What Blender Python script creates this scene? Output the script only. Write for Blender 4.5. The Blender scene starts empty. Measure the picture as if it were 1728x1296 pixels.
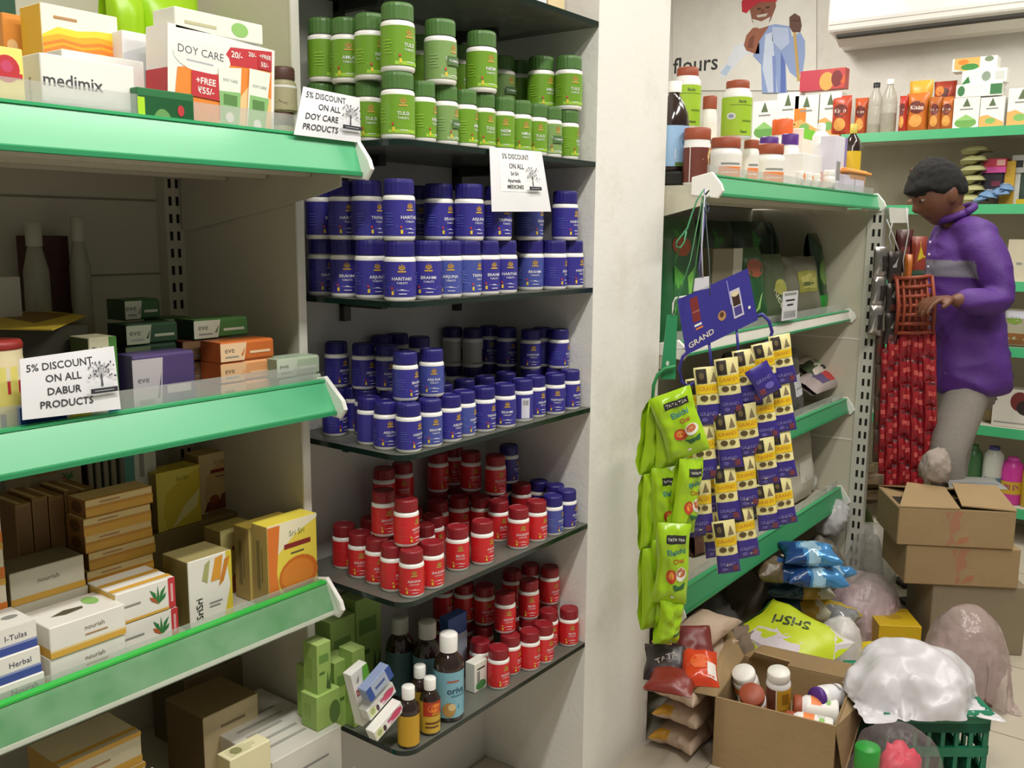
import bpy, bmesh, math, random
from math import pi, sin, cos, radians as RAD
from mathutils import Vector as V, Matrix, noise, Euler
from mathutils.geometry import tessellate_polygon
random.seed(7)
SC = bpy.context.scene
COL = SC.collection
# ------------------------------------------------------------------ camera
F, CX, CY, EYE = 1577.0, 864.0, 648.0, 1.36
_y, _p, _r = RAD(37.0), RAD(9.2), RAD(0.5)
FW = V((cos(_y)*cos(_p), sin(_y)*cos(_p), -sin(_p)))
_r0 = V((sin(_y), -cos(_y), 0)); _u0 = _r0.cross(FW)
RT = _r0*cos(_r)+_u0*sin(_r); UP = _u0*cos(_r)-_r0*sin(_r)
O = V((0, 0, EYE))
cd = bpy.data.cameras.new('camera'); cam = bpy.data.objects.new('camera', cd); COL.objects.link(cam)
cd.sensor_width = 36; cd.lens = F/1728*36; cd.clip_start = 0.05
cam.matrix_world = Matrix(((RT.x, UP.x, -FW.x, O.x), (RT.y, UP.y, -FW.y, O.y), (RT.z, UP.z, -FW.z, O.z), (0, 0, 0, 1)))
SC.camera = cam
# ------------------------------------------------------------------ light
w = bpy.data.worlds.new('world'); SC.world = w; w.use_nodes = True
w.node_tree.nodes['Background'].inputs[0].default_value = (1.0, 0.97, 0.90, 1)
w.node_tree.nodes['Background'].inputs[1].default_value = 0.20
def tube_light(x, y, z, watts, ln=1.2, rot=0):
    l = bpy.data.lights.new('ceiling_tube', 'AREA'); l.shape = 'RECTANGLE'; l.size = ln; l.size_y = 0.12
    l.energy = watts; l.color = (1.0, 0.965, 0.90)
    o = bpy.data.objects.new('ceiling_tube', l); COL.objects.link(o); o.location = (x, y, z); o.rotation_euler = (0, 0, rot)
for a in ((0.35, 0.30, 2.82, 40), (1.7, -0.15, 2.82, 30), (3.2, 0.0, 2.82, 22), (3.5, 1.9, 2.82, 34), (4.0, 0.6, 2.82, 14)):
    tube_light(*a)
SC.view_settings.view_transform = 'Standard'; SC.view_settings.look = 'None'
SC.view_settings.exposure = 0.0; SC.view_settings.gamma = 1; SC.view_settings.use_curve_mapping = False
SC.cycles.use_denoising = True; SC.cycles.max_bounces = 7; SC.cycles.transparent_max_bounces = 12
SC.cycles.caustics_reflective = False; SC.cycles.caustics_refractive = False
# ------------------------------------------------------------------ pixel helpers (photo frame 1728 x 1296)
def ray(x, y): return FW+RT*((x-CX)/F)-UP*((y-CY)/F)
def at(x, y, X=None, Y=None, Z=None, D=None):
    k = ray(x, y)
    if D is not None: return O+k*D
    t = (X-O.x)/k.x if X is not None else (Y-O.y)/k.y if Y is not None else (Z-O.z)/k.z
    return O+k*t
def depth(p): return (V(p)-O).dot(FW)
def along(p, d, x=None, y=None):
    """parameter t at which p + t*d comes to column x or row y of the photo"""
    n = RT*F-FW*(x-CX) if x is not None else UP*F+FW*(y-CY)
    return -(V(p)-O).dot(n)/d.dot(n)
XA, YA, ZA = V((1, 0, 0)), V((0, 1, 0)), V((0, 0, 1))
def stand(x, z, Y=None, X=None):
    """foot point on height z at column x, on the plane Y=.. or X=.."""
    if Y is not None:
        p = V((0, Y, z)); return p+XA*along(p, XA, x=x)
    p = V((X, 0, z)); return p+YA*along(p, YA, x=x)
def fit(x0, x1, yt, z, Y=None, X=None, yaw=0, d=.06, h=None):
    """box: front left foot corner, yaw, width, depth, height"""
    p = stand(x0, z, Y, X); a = RAD(yaw); dr = V((cos(a), sin(a), 0))
    wd = along(p, dr, x=x1)
    if h is None: h = along(p, ZA, y=yt)
    return (p, yaw, wd, d, h)
# ------------------------------------------------------------------ materials
def lin(hx):
    c = [int(hx[i:i+2], 16)/255 for i in (0, 2, 4)]
    return tuple(x/12.92 if x <= .04045 else ((x+.055)/1.055)**2.4 for x in c)
_MC = {}
def M(hx, rough=.5, var=.08, scale=14, bump=0, bscale=60, metal=0, stain=None, coat=0, emit=0):
    key = (hx, rough, var, scale, bump, bscale, metal, stain, coat)
    if key in _MC: return _MC[key]
    m = bpy.data.materials.new('surface_'+hx); m.use_nodes = True
    N = m.node_tree.nodes; L = m.node_tree.links; b = N['Principled BSDF']
    c = lin(hx); b.inputs['Roughness'].default_value = rough; b.inputs['Metallic'].default_value = metal
    if coat: b.inputs['Coat Weight'].default_value = coat; b.inputs['Coat Roughness'].default_value = .12
    tc = N.new('ShaderNodeTexCoord'); nz = N.new('ShaderNodeTexNoise'); nz.inputs['Scale'].default_value = scale; nz.inputs['Detail'].default_value = 3
    L.new(tc.outputs['Object'], nz.inputs['Vector'])
    mx = N.new('ShaderNodeMix'); mx.data_type = 'RGBA'
    mx.inputs['A'].default_value = tuple(max(0, x*(1-var)) for x in c)+(1,)
    mx.inputs['B'].default_value = tuple(min(1, x*(1+var)) for x in c)+(1,)
    L.new(nz.outputs['Fac'], mx.inputs['Factor']); out = mx.outputs['Result']
    if stain:
        n2 = N.new('ShaderNodeTexNoise'); n2.inputs['Scale'].default_value = 2.6; n2.inputs['Detail'].default_value = 8; n2.inputs['Roughness'].default_value = .72
        L.new(tc.outputs['Object'], n2.inputs['Vector'])
        rp = N.new('ShaderNodeValToRGB'); rp.color_ramp.elements[0].position = .52; rp.color_ramp.elements[1].position = .78
        L.new(n2.outputs['Fac'], rp.inputs['Fac'])
        m2 = N.new('ShaderNodeMix'); m2.data_type = 'RGBA'; m2.inputs['B'].default_value = lin(stain)+(1,)
        L.new(rp.outputs['Color'], m2.inputs['Factor']); L.new(out, m2.inputs['A']); out = m2.outputs['Result']
    L.new(out, b.inputs['Base Color'])
    if bump:
        n3 = N.new('ShaderNodeTexNoise'); n3.inputs['Scale'].default_value = bscale; n3.inputs['Detail'].default_value = 4
        bp = N.new('ShaderNodeBump'); bp.inputs['Strength'].default_value = bump; bp.inputs['Distance'].default_value = .01
        L.new(tc.outputs['Object'], n3.inputs['Vector']); L.new(n3.outputs['Fac'], bp.inputs['Height']); L.new(bp.outputs['Normal'], b.inputs['Normal'])
    _MC[key] = m; return m
def film(hx, clear=.5, rough=.15, name='clear_film', tint=None, bump=.0, edge=0):
    """thin see-through sheet: part clear, part glossy coloured plastic"""
    key = (hx, clear, rough, name, bump)
    if key in _MC: return _MC[key]
    m = bpy.data.materials.new(name); m.use_nodes = True; N = m.node_tree.nodes; L = m.node_tree.links
    b = N['Principled BSDF']; b.inputs['Base Color'].default_value = lin(hx)+(1,); b.inputs['Roughness'].default_value = rough
    t = N.new('ShaderNodeBsdfTransparent'); t.inputs[0].default_value = (lin(tint) if tint else (1, 1, 1))+(1,)
    mx = N.new('ShaderNodeMixShader'); tc = N.new('ShaderNodeTexCoord'); nz = N.new('ShaderNodeTexNoise')
    nz.inputs['Scale'].default_value = 18; nz.inputs['Detail'].default_value = 5; L.new(tc.outputs['Object'], nz.inputs['Vector'])
    mr = N.new('ShaderNodeMapRange'); mr.inputs['To Min'].default_value = max(0, clear-.12); mr.inputs['To Max'].default_value = min(1, clear+.12)
    L.new(nz.outputs['Fac'], mr.inputs['Value']); L.new(mr.outputs['Result'], mx.inputs[0])
    L.new(b.outputs[0], mx.inputs[1]); L.new(t.outputs[0], mx.inputs[2]); L.new(mx.outputs[0], N['Material Output'].inputs[0])
    if bump:
        bp = N.new('ShaderNodeBump'); bp.inputs['Strength'].default_value = bump; bp.inputs['Distance'].default_value = .02
        L.new(nz.outputs['Fac'], bp.inputs['Height']); L.new(bp.outputs['Normal'], b.inputs['Normal'])
    _MC[key] = m; return m
# ------------------------------------------------------------------ mesh builder
_TC = {}
def glyphs(s, bold=0.0):
    k = (s, bold)
    if k not in _TC:
        cu = bpy.data.curves.new('lettering', 'FONT'); cu.body = s; cu.size = 1; cu.resolution_u = 2; cu.offset = bold
        ob = bpy.data.objects.new('lettering', cu); me = ob.to_mesh()
        vs = [(v.co.x, v.co.y) for v in me.vertices]; fs = [tuple(p.vertices) for p in me.polygons]
        ob.to_mesh_clear(); bpy.data.objects.remove(ob); bpy.data.curves.remove(cu)
        x0 = min([v[0] for v in vs] or [0]); x1 = max([v[0] for v in vs] or [1])
        _TC[k] = ([(a-x0, b) for a, b in vs], fs, x1-x0)
    return _TC[k]
class MB:
    def __init__(s): s.v = []; s.f = []; s.mi = []; s.sm = []; s.mats = []
    def add(s, vs, fs, mat, smooth=False, xf=None):
        if mat not in s.mats: s.mats.append(mat)
        k = s.mats.index(mat); n = len(s.v)
        s.v += [tuple(xf @ V(q)) if xf else tuple(q) for q in vs]
        for q in fs: s.f.append(tuple(i+n for i in q)); s.mi.append(k); s.sm.append(smooth)
    def box(s, lo, hi, mat, xf=None):
        a, b, c = lo; d, e, f = hi
        s.add([(a, b, c), (d, b, c), (d, e, c), (a, e, c), (a, b, f), (d, b, f), (d, e, f), (a, e, f)],
              [(3, 2, 1, 0), (4, 5, 6, 7), (0, 1, 5, 4), (1, 2, 6, 5), (2, 3, 7, 6), (3, 0, 4, 7)], mat, xf=xf)
    def prism(s, prof, x0, x1, mat, xf=None, ax='x'):
        n = len(prof)
        P = (lambda t, a, b: (t, a, b)) if ax == 'x' else (lambda t, a, b: (a, t, b)) if ax == 'y' else (lambda t, a, b: (a, b, t))
        s.add([P(x0, a, b) for a, b in prof]+[P(x1, a, b) for a, b in prof],
              [tuple(range(n))[::-1], tuple(range(n, 2*n))]+[(i, (i+1) % n, (i+1) % n+n, i+n) for i in range(n)], mat, xf=xf)
    def lathe(s, prof, mat, seg=28, c=(0, 0, 0), smooth=True, xf=None, cap=True):
        vs = []; fs = []; n = len(prof)
        for r, z in prof:
            for k in range(seg):
                a = 2*pi*k/seg; vs.append((c[0]+r*cos(a), c[1]+r*sin(a), c[2]+z))
        for i in range(n-1):
            for k in range(seg):
                k2 = (k+1) % seg; fs.append((i*seg+k, i*seg+k2, (i+1)*seg+k2, (i+1)*seg+k))
        s.add(vs, fs, mat, smooth, xf)
        if cap: s.add(vs[:seg], [tuple(range(seg))[::-1]], mat, False, xf); s.add(vs[-seg:], [tuple(range(seg))], mat, False, xf)
    def tube(s, pts, r, mat, seg=6, xf=None, closed=False):
        pts = [V(p) for p in pts]; vs = []; fs = []; n = len(pts)
        rr = r if isinstance(r, (list, tuple)) else [r]*n
        for i, p in enumerate(pts):
            t = (pts[min(i+1, n-1)]-pts[max(i-1, 0)]).normalized()
            a = t.cross(V((.13, .31, .94)));  a = a.normalized() if a.length > 1e-4 else V((1, 0, 0)); b = t.cross(a)
            for k in range(seg):
                q = 2*pi*k/seg; vs.append(p+(a*cos(q)+b*sin(q))*rr[i])
        for i in range(n-1):
            for k in range(seg): fs.append((i*seg+k, i*seg+(k+1) % seg, (i+1)*seg+(k+1) % seg, (i+1)*seg+k))
        fs.append(tuple(range(seg))[::-1]); fs.append(tuple(range((n-1)*seg, n*seg)))
        s.add(vs, fs, mat, True, xf)
    def grid(s, fn, nu, nv, mat, smooth=True, wrap=False):
        vs = [fn(i/nu, j/nv) for j in range(nv+1) for i in range(nu+1)]; w_ = nu+1
        fs = [(j*w_+i, j*w_+i+1, (j+1)*w_+i+1, (j+1)*w_+i) for j in range(nv) for i in range(nu)]
        if callable(mat):
            for q in fs:
                i, j = q[0] % w_, q[0]//w_
                s.add([vs[k] for k in q], [(0, 1, 2, 3)], mat((i+.5)/nu, (j+.5)/nv), smooth)
        else: s.add(vs, fs, mat, smooth)
    def text(s, fn, W, H, u, v, size, txt, mat, off, rot=0, bold=.0, al='c', maxw=None):
        vs, fs, tw = glyphs(txt, bold); k = size*H
        if maxw and tw*k > maxw*W: k = maxw*W/tw
        dx = {'c': tw/2, 'l': 0, 'r': tw}[al]; ca, sa = cos(RAD(rot)), sin(RAD(rot)); o = []
        for a, b in vs:
            a = (a-dx)*k; b = (b-.35)*k; o.append(fn(u*W+a*ca-b*sa, v*H+a*sa+b*ca, off))
        s.add(o, fs, mat)
    def art(s, fn, W, H, items):
        for n, it in enumerate(items):
            off = .0003+.00012*n; k = it[0]
            if k == 'r':
                _, a, b, c, d, mat = it; g = min(14, max(3, int(abs(c-a)*36)))
                s.grid(lambda u, v: fn((a+(c-a)*u)*W, (b+(d-b)*v)*H, off), g, 3, mat)
            elif k == 'e':
                _, u, v, ru, rv, mat = it; n_ = 18
                vs = [fn(u*W, v*H, off)]
                for q in (.5, 1): vs += [fn(u*W+ru*W*q*cos(2*pi*i/n_), v*H+rv*H*q*sin(2*pi*i/n_), off) for i in range(n_)]
                fs = [(0, 1+i, 1+(i+1) % n_) for i in range(n_)]+[(1+i, 1+n_+i, 1+n_+(i+1) % n_, 1+(i+1) % n_) for i in range(n_)]
                s.add(vs, fs, mat, True)
            elif k == 'p':
                _, pts, mat = it; n_ = len(pts)
                if sum(pts[i][0]*pts[(i+1) % n_][1]-pts[(i+1) % n_][0]*pts[i][1] for i in range(n_)) < 0: pts = pts[::-1]
                cu = sum(p[0] for p in pts)/n_; cv = sum(p[1] for p in pts)/n_
                star = all((pts[i][0]-cu)*(pts[(i+1) % n_][1]-cv)-(pts[(i+1) % n_][0]-cu)*(pts[i][1]-cv) > 0 for i in range(n_))
                if star:
                    vs = [fn(cu*W, cv*H, off)]
                    for q in (.5, 1): vs += [fn((cu+(a-cu)*q)*W, (cv+(b-cv)*q)*H, off) for a, b in pts]
                    fs = [(0, 1+i, 1+(i+1) % n_) for i in range(n_)]+[(1+i, 1+n_+i, 1+n_+(i+1) % n_, 1+(i+1) % n_) for i in range(n_)]
                else:
                    vs = [fn(a*W, b*H, off) for a, b in pts]; fs = []
                    for q in tessellate_polygon([[V((a*W, b*H, 0)) for a, b in pts]]):
                        i, j, l = q; (ax, ay), (bx, by), (cx_, cy_) = pts[i], pts[j], pts[l]
                        fs.append((i, j, l) if (bx-ax)*(cy_-ay)-(cx_-ax)*(by-ay) > 0 else (i, l, j))
                s.add(vs, fs, mat)
            elif k == 't':
                s.text(fn, W, H, it[1], it[2], it[3], it[4], it[5], off, *it[6:])
    def build(s, name, parent=None, loc=None, rot=None, bevel=0):
        me = bpy.data.meshes.new(name); me.from_pydata(s.v, [], s.f)
        for m in s.mats: me.materials.append(m)
        me.polygons.foreach_set('material_index', s.mi); me.polygons.foreach_set('use_smooth', s.sm)
        me.update(); o = bpy.data.objects.new(name, me); COL.objects.link(o)
        if parent: o.parent = parent
        if loc is not None: o.location = loc
        if rot is not None: o.rotation_euler = rot
        if bevel:
            b = o.modifiers.new('edge', 'BEVEL'); b.width = bevel; b.segments = 1; b.limit_method = 'ANGLE'; b.angle_limit = RAD(60)
        return o
def tag(o, label, cat, group=None, kind=None):
    if label: o['label'] = label
    if cat: o['category'] = cat
    if group: o['group'] = group
    if kind: o['kind'] = kind
    return o
def thing(name, label, cat, loc=(0, 0, 0), rz=0, group=None, rot=None):
    o = bpy.data.objects.new(name, None); COL.objects.link(o); o.empty_display_size = .02
    o.location = loc; o.rotation_euler = rot if rot else (0, 0, rz)
    return tag(o, label, cat, group)
def struct(name, mb, label=None): return tag(mb.build(name), label, None, None, 'structure')
def copy_tree(src):
    c = src.copy(); COL.objects.link(c)
    for ch in src.children:
        d = ch.copy(); COL.objects.link(d); d.parent = c
        for g in ch.children:
            e = g.copy(); COL.objects.link(e); e.parent = d
    return c
def plane(o, ux, uy, nn): return lambda a, b, off=0: tuple(o+ux*a+uy*b+nn*off)
# ------------------------------------------------------------------ common surfaces
WHITE = M('eceae4', .45); CREAM = M('e9e2cf', .5); BLACK = M('1c1b1d', .45); INK = M('2a2a30', .6)
PAPER = M('f0f0f4', .7); KRAFT = M('a08660', .8, .12, 8, .15, 40); STEEL = M('cfcdc2', .4, .05); OFFW = M('d9d7cd', .5)
GREENR = M('54b27e', .34, .05, 6, coat=.12); PLW = M('f1efe9', .3, .03)
CLEAR = film('c8c8c4', .66, .12, 'clear_acrylic')
# ================================================================== the setting
b = MB(); b.box((-1.2, -2.2, -.05), (5.3, 3.7, 0), M('c3b9a8', .35, .1, 3)); 
for i in range(14):
    x = -1.1+.6*i*.8; b.box((x, -2.2, 0), (x+.004, 3.6, .0006), M('8d857a', .8))
for j in range(12):
    y = -1.95+.48*j; b.box((-1.2, y, 0), (5.3, y+.004, .0006), M('8d857a', .8))
struct('floor', b)
b = MB(); b.box((-1.2, -2.2, 2.9), (5.3, 3.7, 2.95), M('e8e6e0', .8)); struct('ceiling', b)
WALLM = M('d6d5cf', .75, .05, 4, .12, 90, stain='c4c1b6')
b = MB(); b.box((1.152, 1.42, 0), (1.78, 2.0, 2.9), WALLM); struct('wall_niche', b)
b = MB(); b.box((-1.2, 1.9, 0), (1.15, 2.0, 2.9), WALLM); b.box((2.0, 3.6, 0), (5.05, 3.7, 2.9), WALLM); struct('wall_back', b)
PILM = M('e9e7e0', .7, .03, 5, .1, 80, stain='d3cec0')
b = MB(); b.box((1.78, 1.117, 0), (2.10, 2.0, 2.9), PILM); struct('wall_pillar', b)
b = MB(); b.box((4.95, -2.2, 0), (5.05, 3.7, 2.9), M('dedbd2', .6, .04, 3, .06, 60, stain='c9c3b4')); struct('wall_far', b)
# ------------------------------------------------------------------ gondola shelving
PANEL = M('cdc8b4', .5, .05, 6); DECK = M('c9c5b2', .42, .06, 6); SLOT = M('17160f', .9)
def rail(par, x0, x1, yt, zt, yb, zb, along_y=None, clear=False, m=None):
    g = MB(); m = m or GREENR
    prof = [(yt, zt), (yt-.003, zt+.001), (yb-.004, zb+.003), (yb-.004, zb-.001), (yb+.004, zb-.001), (yt+.004, zt-.004)]
    g.prism(prof, x0, x1, m)
    lip = M('3fae70', .3) if not clear else M('35c04a', .3)
    g.prism([(yt-.006, zt), (yt-.006, zt+.004), (yt+.008, zt+.004), (yt+.008, zt)], x0, x1, lip)
    g.prism([(yb-.008, zb-.005), (yb-.008, zb+.001), (yb+.006, zb+.001), (yb+.006, zb-.005)], x0, x1, M('2f8f5c', .35) if not clear else STEEL)
    r = g.build('price_rail', par)
    if clear:
        c = MB(); c.prism([(yt-.012, zt+.002), (yt-.014, zt+.002), (yb-.020, zb), (yb-.018, zb)], x0, x1, film('cfe6cf', .90, .06, 'clear_rail_cover'))
        c.build('rail_cover', par)
    return r
def endcap(par, x, yt, zt, yb, zb, s=1):
    g = MB()
    g.prism([(yt+.05, zt-.002), (yt-.004, zt+.010), (yb-.022, zb+.022), (yb-.028, zb+.006), (yb-.014, zb-.012), (yt+.05, zb-.004)], x, x+.009*s, PLW)
    g.build('end_cap', par, bevel=.002)
def bracket(par, x, y0, y1, z, drop=.10):
    g = MB(); g.prism([(y0, z), (y1, z), (y1, z-drop), (y1-.04, z-drop), (y0+.06, z-.045), (y0, z-.03)], x, x+.006, PANEL); g.build('bracket', par)
def slots(g, xf, x, z0, z1, pitch, w=.006, h=.016, gap=.013):
    z = z0
    while z < z1:
        for k in (0, 1):
            g.add([xf(x+k*gap, z), xf(x+k*gap+w, z), xf(x+k*gap+w, z+h), xf(x+k*gap, z+h)], [(0, 1, 2, 3)], SLOT)
        z += pitch
G = thing('shelving_unit', 'cream metal shelving bay with green price rails left of the glass shelves', 'shelving', (0, 0, 0))
b = MB(); b.box((-.4, 1.725, 0), (1.15, 1.75, 2.25), PANEL)
for z in (.42, .85, 1.27, 1.415, 1.7): b.box((-.4, 1.7235, z), (1.15, 1.725, z+.004), M('8f8a78', .7))
b.build('back_panel', G)
b = MB(); b.box((1.136, 1.35, 0), (1.15, 1.725, 2.25), PANEL); b.box((1.134, 1.346, 0), (1.152, 1.35, 2.25), M('e3e0d5', .4)); b.build('end_panel', G)
b = MB(); b.box((1.095, 1.695, 0), (1.136, 1.725, 2.25), PANEL); slots(b, lambda a, z: (a, 1.6945, z), 1.103, .2, 2.2, .0345, .007, .018, .016); b.build('upright', G)
decks = []
for (zt, zb, yt, yb, zd, clr) in ((1.51, 1.457, 1.195, 1.179, 1.488, 0), (1.09, 1.038, 1.283, 1.255, 1.068, 0), (.705, .655, 1.292, 1.272, .686, 1), (.330, .28, 1.20, 1.185, .315, 0)):
    s = MB(); s.box((-.4, yt+.004, zd-.022), (1.132, 1.722, zd), DECK)
    for yy in (yt+.10, yt+.22, yt+.34): s.box((-.4, yy, zd-.034), (1.125, yy+.02, zd-.022), DECK)
    o = s.build('shelf', G)
    rail(o, -.4, 1.132, yt, zt, yb, zb, clear=clr, m=M('3c8a4a', .3, .05, 6) if clr else None)
    endcap(o, 1.132, yt, zt, yb, zb)
    bracket(o, 1.128, yt+.03, 1.69, zd-.022, .105)
    g = MB(); g.box((-.4, yt+.010, zt-.01), (1.125, yt+.0125, zt+(.032 if not clr else .012)), CLEAR); g.build('acrylic_guard', o)
# right hand bay, seen behind the hanging sachets
XR0, XR1 = 2.145, 3.508
R_ = thing('shelving_unit', 'cream metal shelving bay right of the pillar with slotted end post', 'shelving', (0, 0, 0))
b = MB(); b.box((2.12, 1.48, 0), (XR1, 1.5, 1.56), PANEL)
for z in (.28, .62, .98, 1.33): b.box((2.12, 1.4785, z), (XR1, 1.48, z+.004), M('8f8a78', .7))
b.build('back_panel', R_)
b = MB(); b.box((XR1+.002, 1.04, .1), (XR1+.016, 1.5, 1.455), PANEL)
for z in (.30, .60, .98): b.box((XR1, 1.04, z), (XR1+.002, 1.48, z+.006), M('e8e5da', .5))
b.build('end_panel', R_)
b = MB(); b.box((XR1-.004, .985, 0), (XR1+.03, 1.04, 1.455), STEEL); slots(b, lambda a, z: (XR1-.0048, 1.03-a, z), .009, .12, 1.43, .0495, .009, .026, .020); b.build('upright', R_)
for (zt, zb, yt, yb, zd, x0, kind) in ((1.500, 1.458, 1.014, 1.006, 1.480, XR0, 'g'), (1.085, 1.055, 1.088, 1.083, 1.072, XR0, 'w'), (.756, .712, 1.074, 1.066, .735, XR0, 'g'), (.415, .358, 1.074, 1.060, .392, XR0, 'g')):
    s = MB(); s.box((x0, yt+.004, zd-.022), (XR1-.006, 1.478, zd), DECK)
    for yy in (yt+.10, yt+.22): s.box((x0, yy, zd-.034), (XR1-.006, yy+.02, zd-.022), DECK)
    o = s.build('shelf', R_)
    rail(o, x0, XR1-.01, yt, zt, yb, zb, m=M('dedbd0', .4) if kind == 'w' else M('3f9a66', .38, .05, 6) if zt < 1 else None)
    endcap(o, XR1-.012, yt, zt, yb, zb); endcap(o, x0-.009, yt, zt, yb, zb); bracket(o, x0-.006, yt+.02, 1.45, zd-.02, .12)
    g = MB(); g.box((x0, yt+.010, zt-.01), (XR1-.012, yt+.0125, zt+.028), CLEAR); g.build('acrylic_guard', o)
# far shelving along the end wall
FS = thing('shelving_unit', 'far wall shelving with green rails behind the man in purple', 'shelving', (0, 0, 0))
b = MB(); b.box((4.92, -.5, 0), (4.945, 1.55, 1.80), M('b9b39f', .6)); b.build('back_panel', FS)
for z in (1.83, 1.50, 1.17, .885, .525, .17):
    s = MB(); s.box((4.552, -.5, z-.03), (4.92, 1.50, z-.004), DECK); o = s.build('shelf', FS)
    g = MB(); g.prism([(4.548, z), (4.555, z), (4.555, z-.042), (4.540, z-.042)], -.5, 1.50, M('3fa36c', .35), ax='y', xf=None); g.build('price_rail', o)
    if z < 1.8 and z > .2:
        g = MB(); g.box((4.60, .6, z-.1), (4.61, .61, z-.03), PANEL)
b = MB(); b.box((4.53, 1.42, 1.79), (4.56, 1.45, 1.86), PLW)
b = MB(); b.box((4.552, 1.505, 0), (4.59, 1.545, 1.82), STEEL); b.build('upright', FS)
# glass shelves of the niche
GLS = film('7c7d74', .34, .25, 'smoked_dusty_glass', tint='8f9a90'); GLE = M('12241f', .15, .05)
ZS = {'A': 1.514, 'B': 1.240, 'C': .968, 'D': .693, 'E': .400, 'T': 1.806}
SHN = {'T': 'topmost dark glass shelf cut by the photo top', 'A': 'dark glass shelf carrying the green jars', 'B': 'dark glass shelf carrying two even rows of blue jars',
       'C': 'dark glass shelf with crowded mixed blue and grey jars', 'D': 'glass shelf with red jars and four blue jars at its end', 'E': 'lowest glass shelf with bottles and small red jars'}
for k, z in ZS.items():
    t = thing('glass_shelf', SHN[k], 'glass shelf', (0, 0, z), 0, 'glass shelves in the wall niche')
    r = .035; x0, x1, y0, y1 = 1.165, 1.779, 1.117, 1.419
    pts = [(x0+r-r*cos(a), y0+r-r*sin(a)) for a in [pi/2*i/6 for i in range(7)]]+[(x1, y0), (x1, y1), (x0, y1)]
    g = MB(); n = len(pts)
    g.add([(a, c, 0) for a, c in pts]+[(a, c, -.010) for a, c in pts], [tuple(range(n)), tuple(range(2*n-1, n-1, -1))], GLS)
    g.build('glass_panel', t)
    g = MB(); g.add([(a, c, .0002) for a, c in pts]+[(a, c, -.0102) for a, c in pts], [(i+1 if i+1 < n else 0, i, i+n, (i+1) % n+n) for i in range(n)], GLE); g.build('polished_edge', t)
    for xx in (1.30, 1.65):
        g = MB(); g.box((xx, 1.30, -.030), (xx+.018, 1.419, -.0105), M('4a4a46', .4, metal=.6)); g.box((xx, 1.405, -.06), (xx+.018, 1.419, -.0105), M('4a4a46', .4, metal=.6)); g.build('bracket', t)
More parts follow.
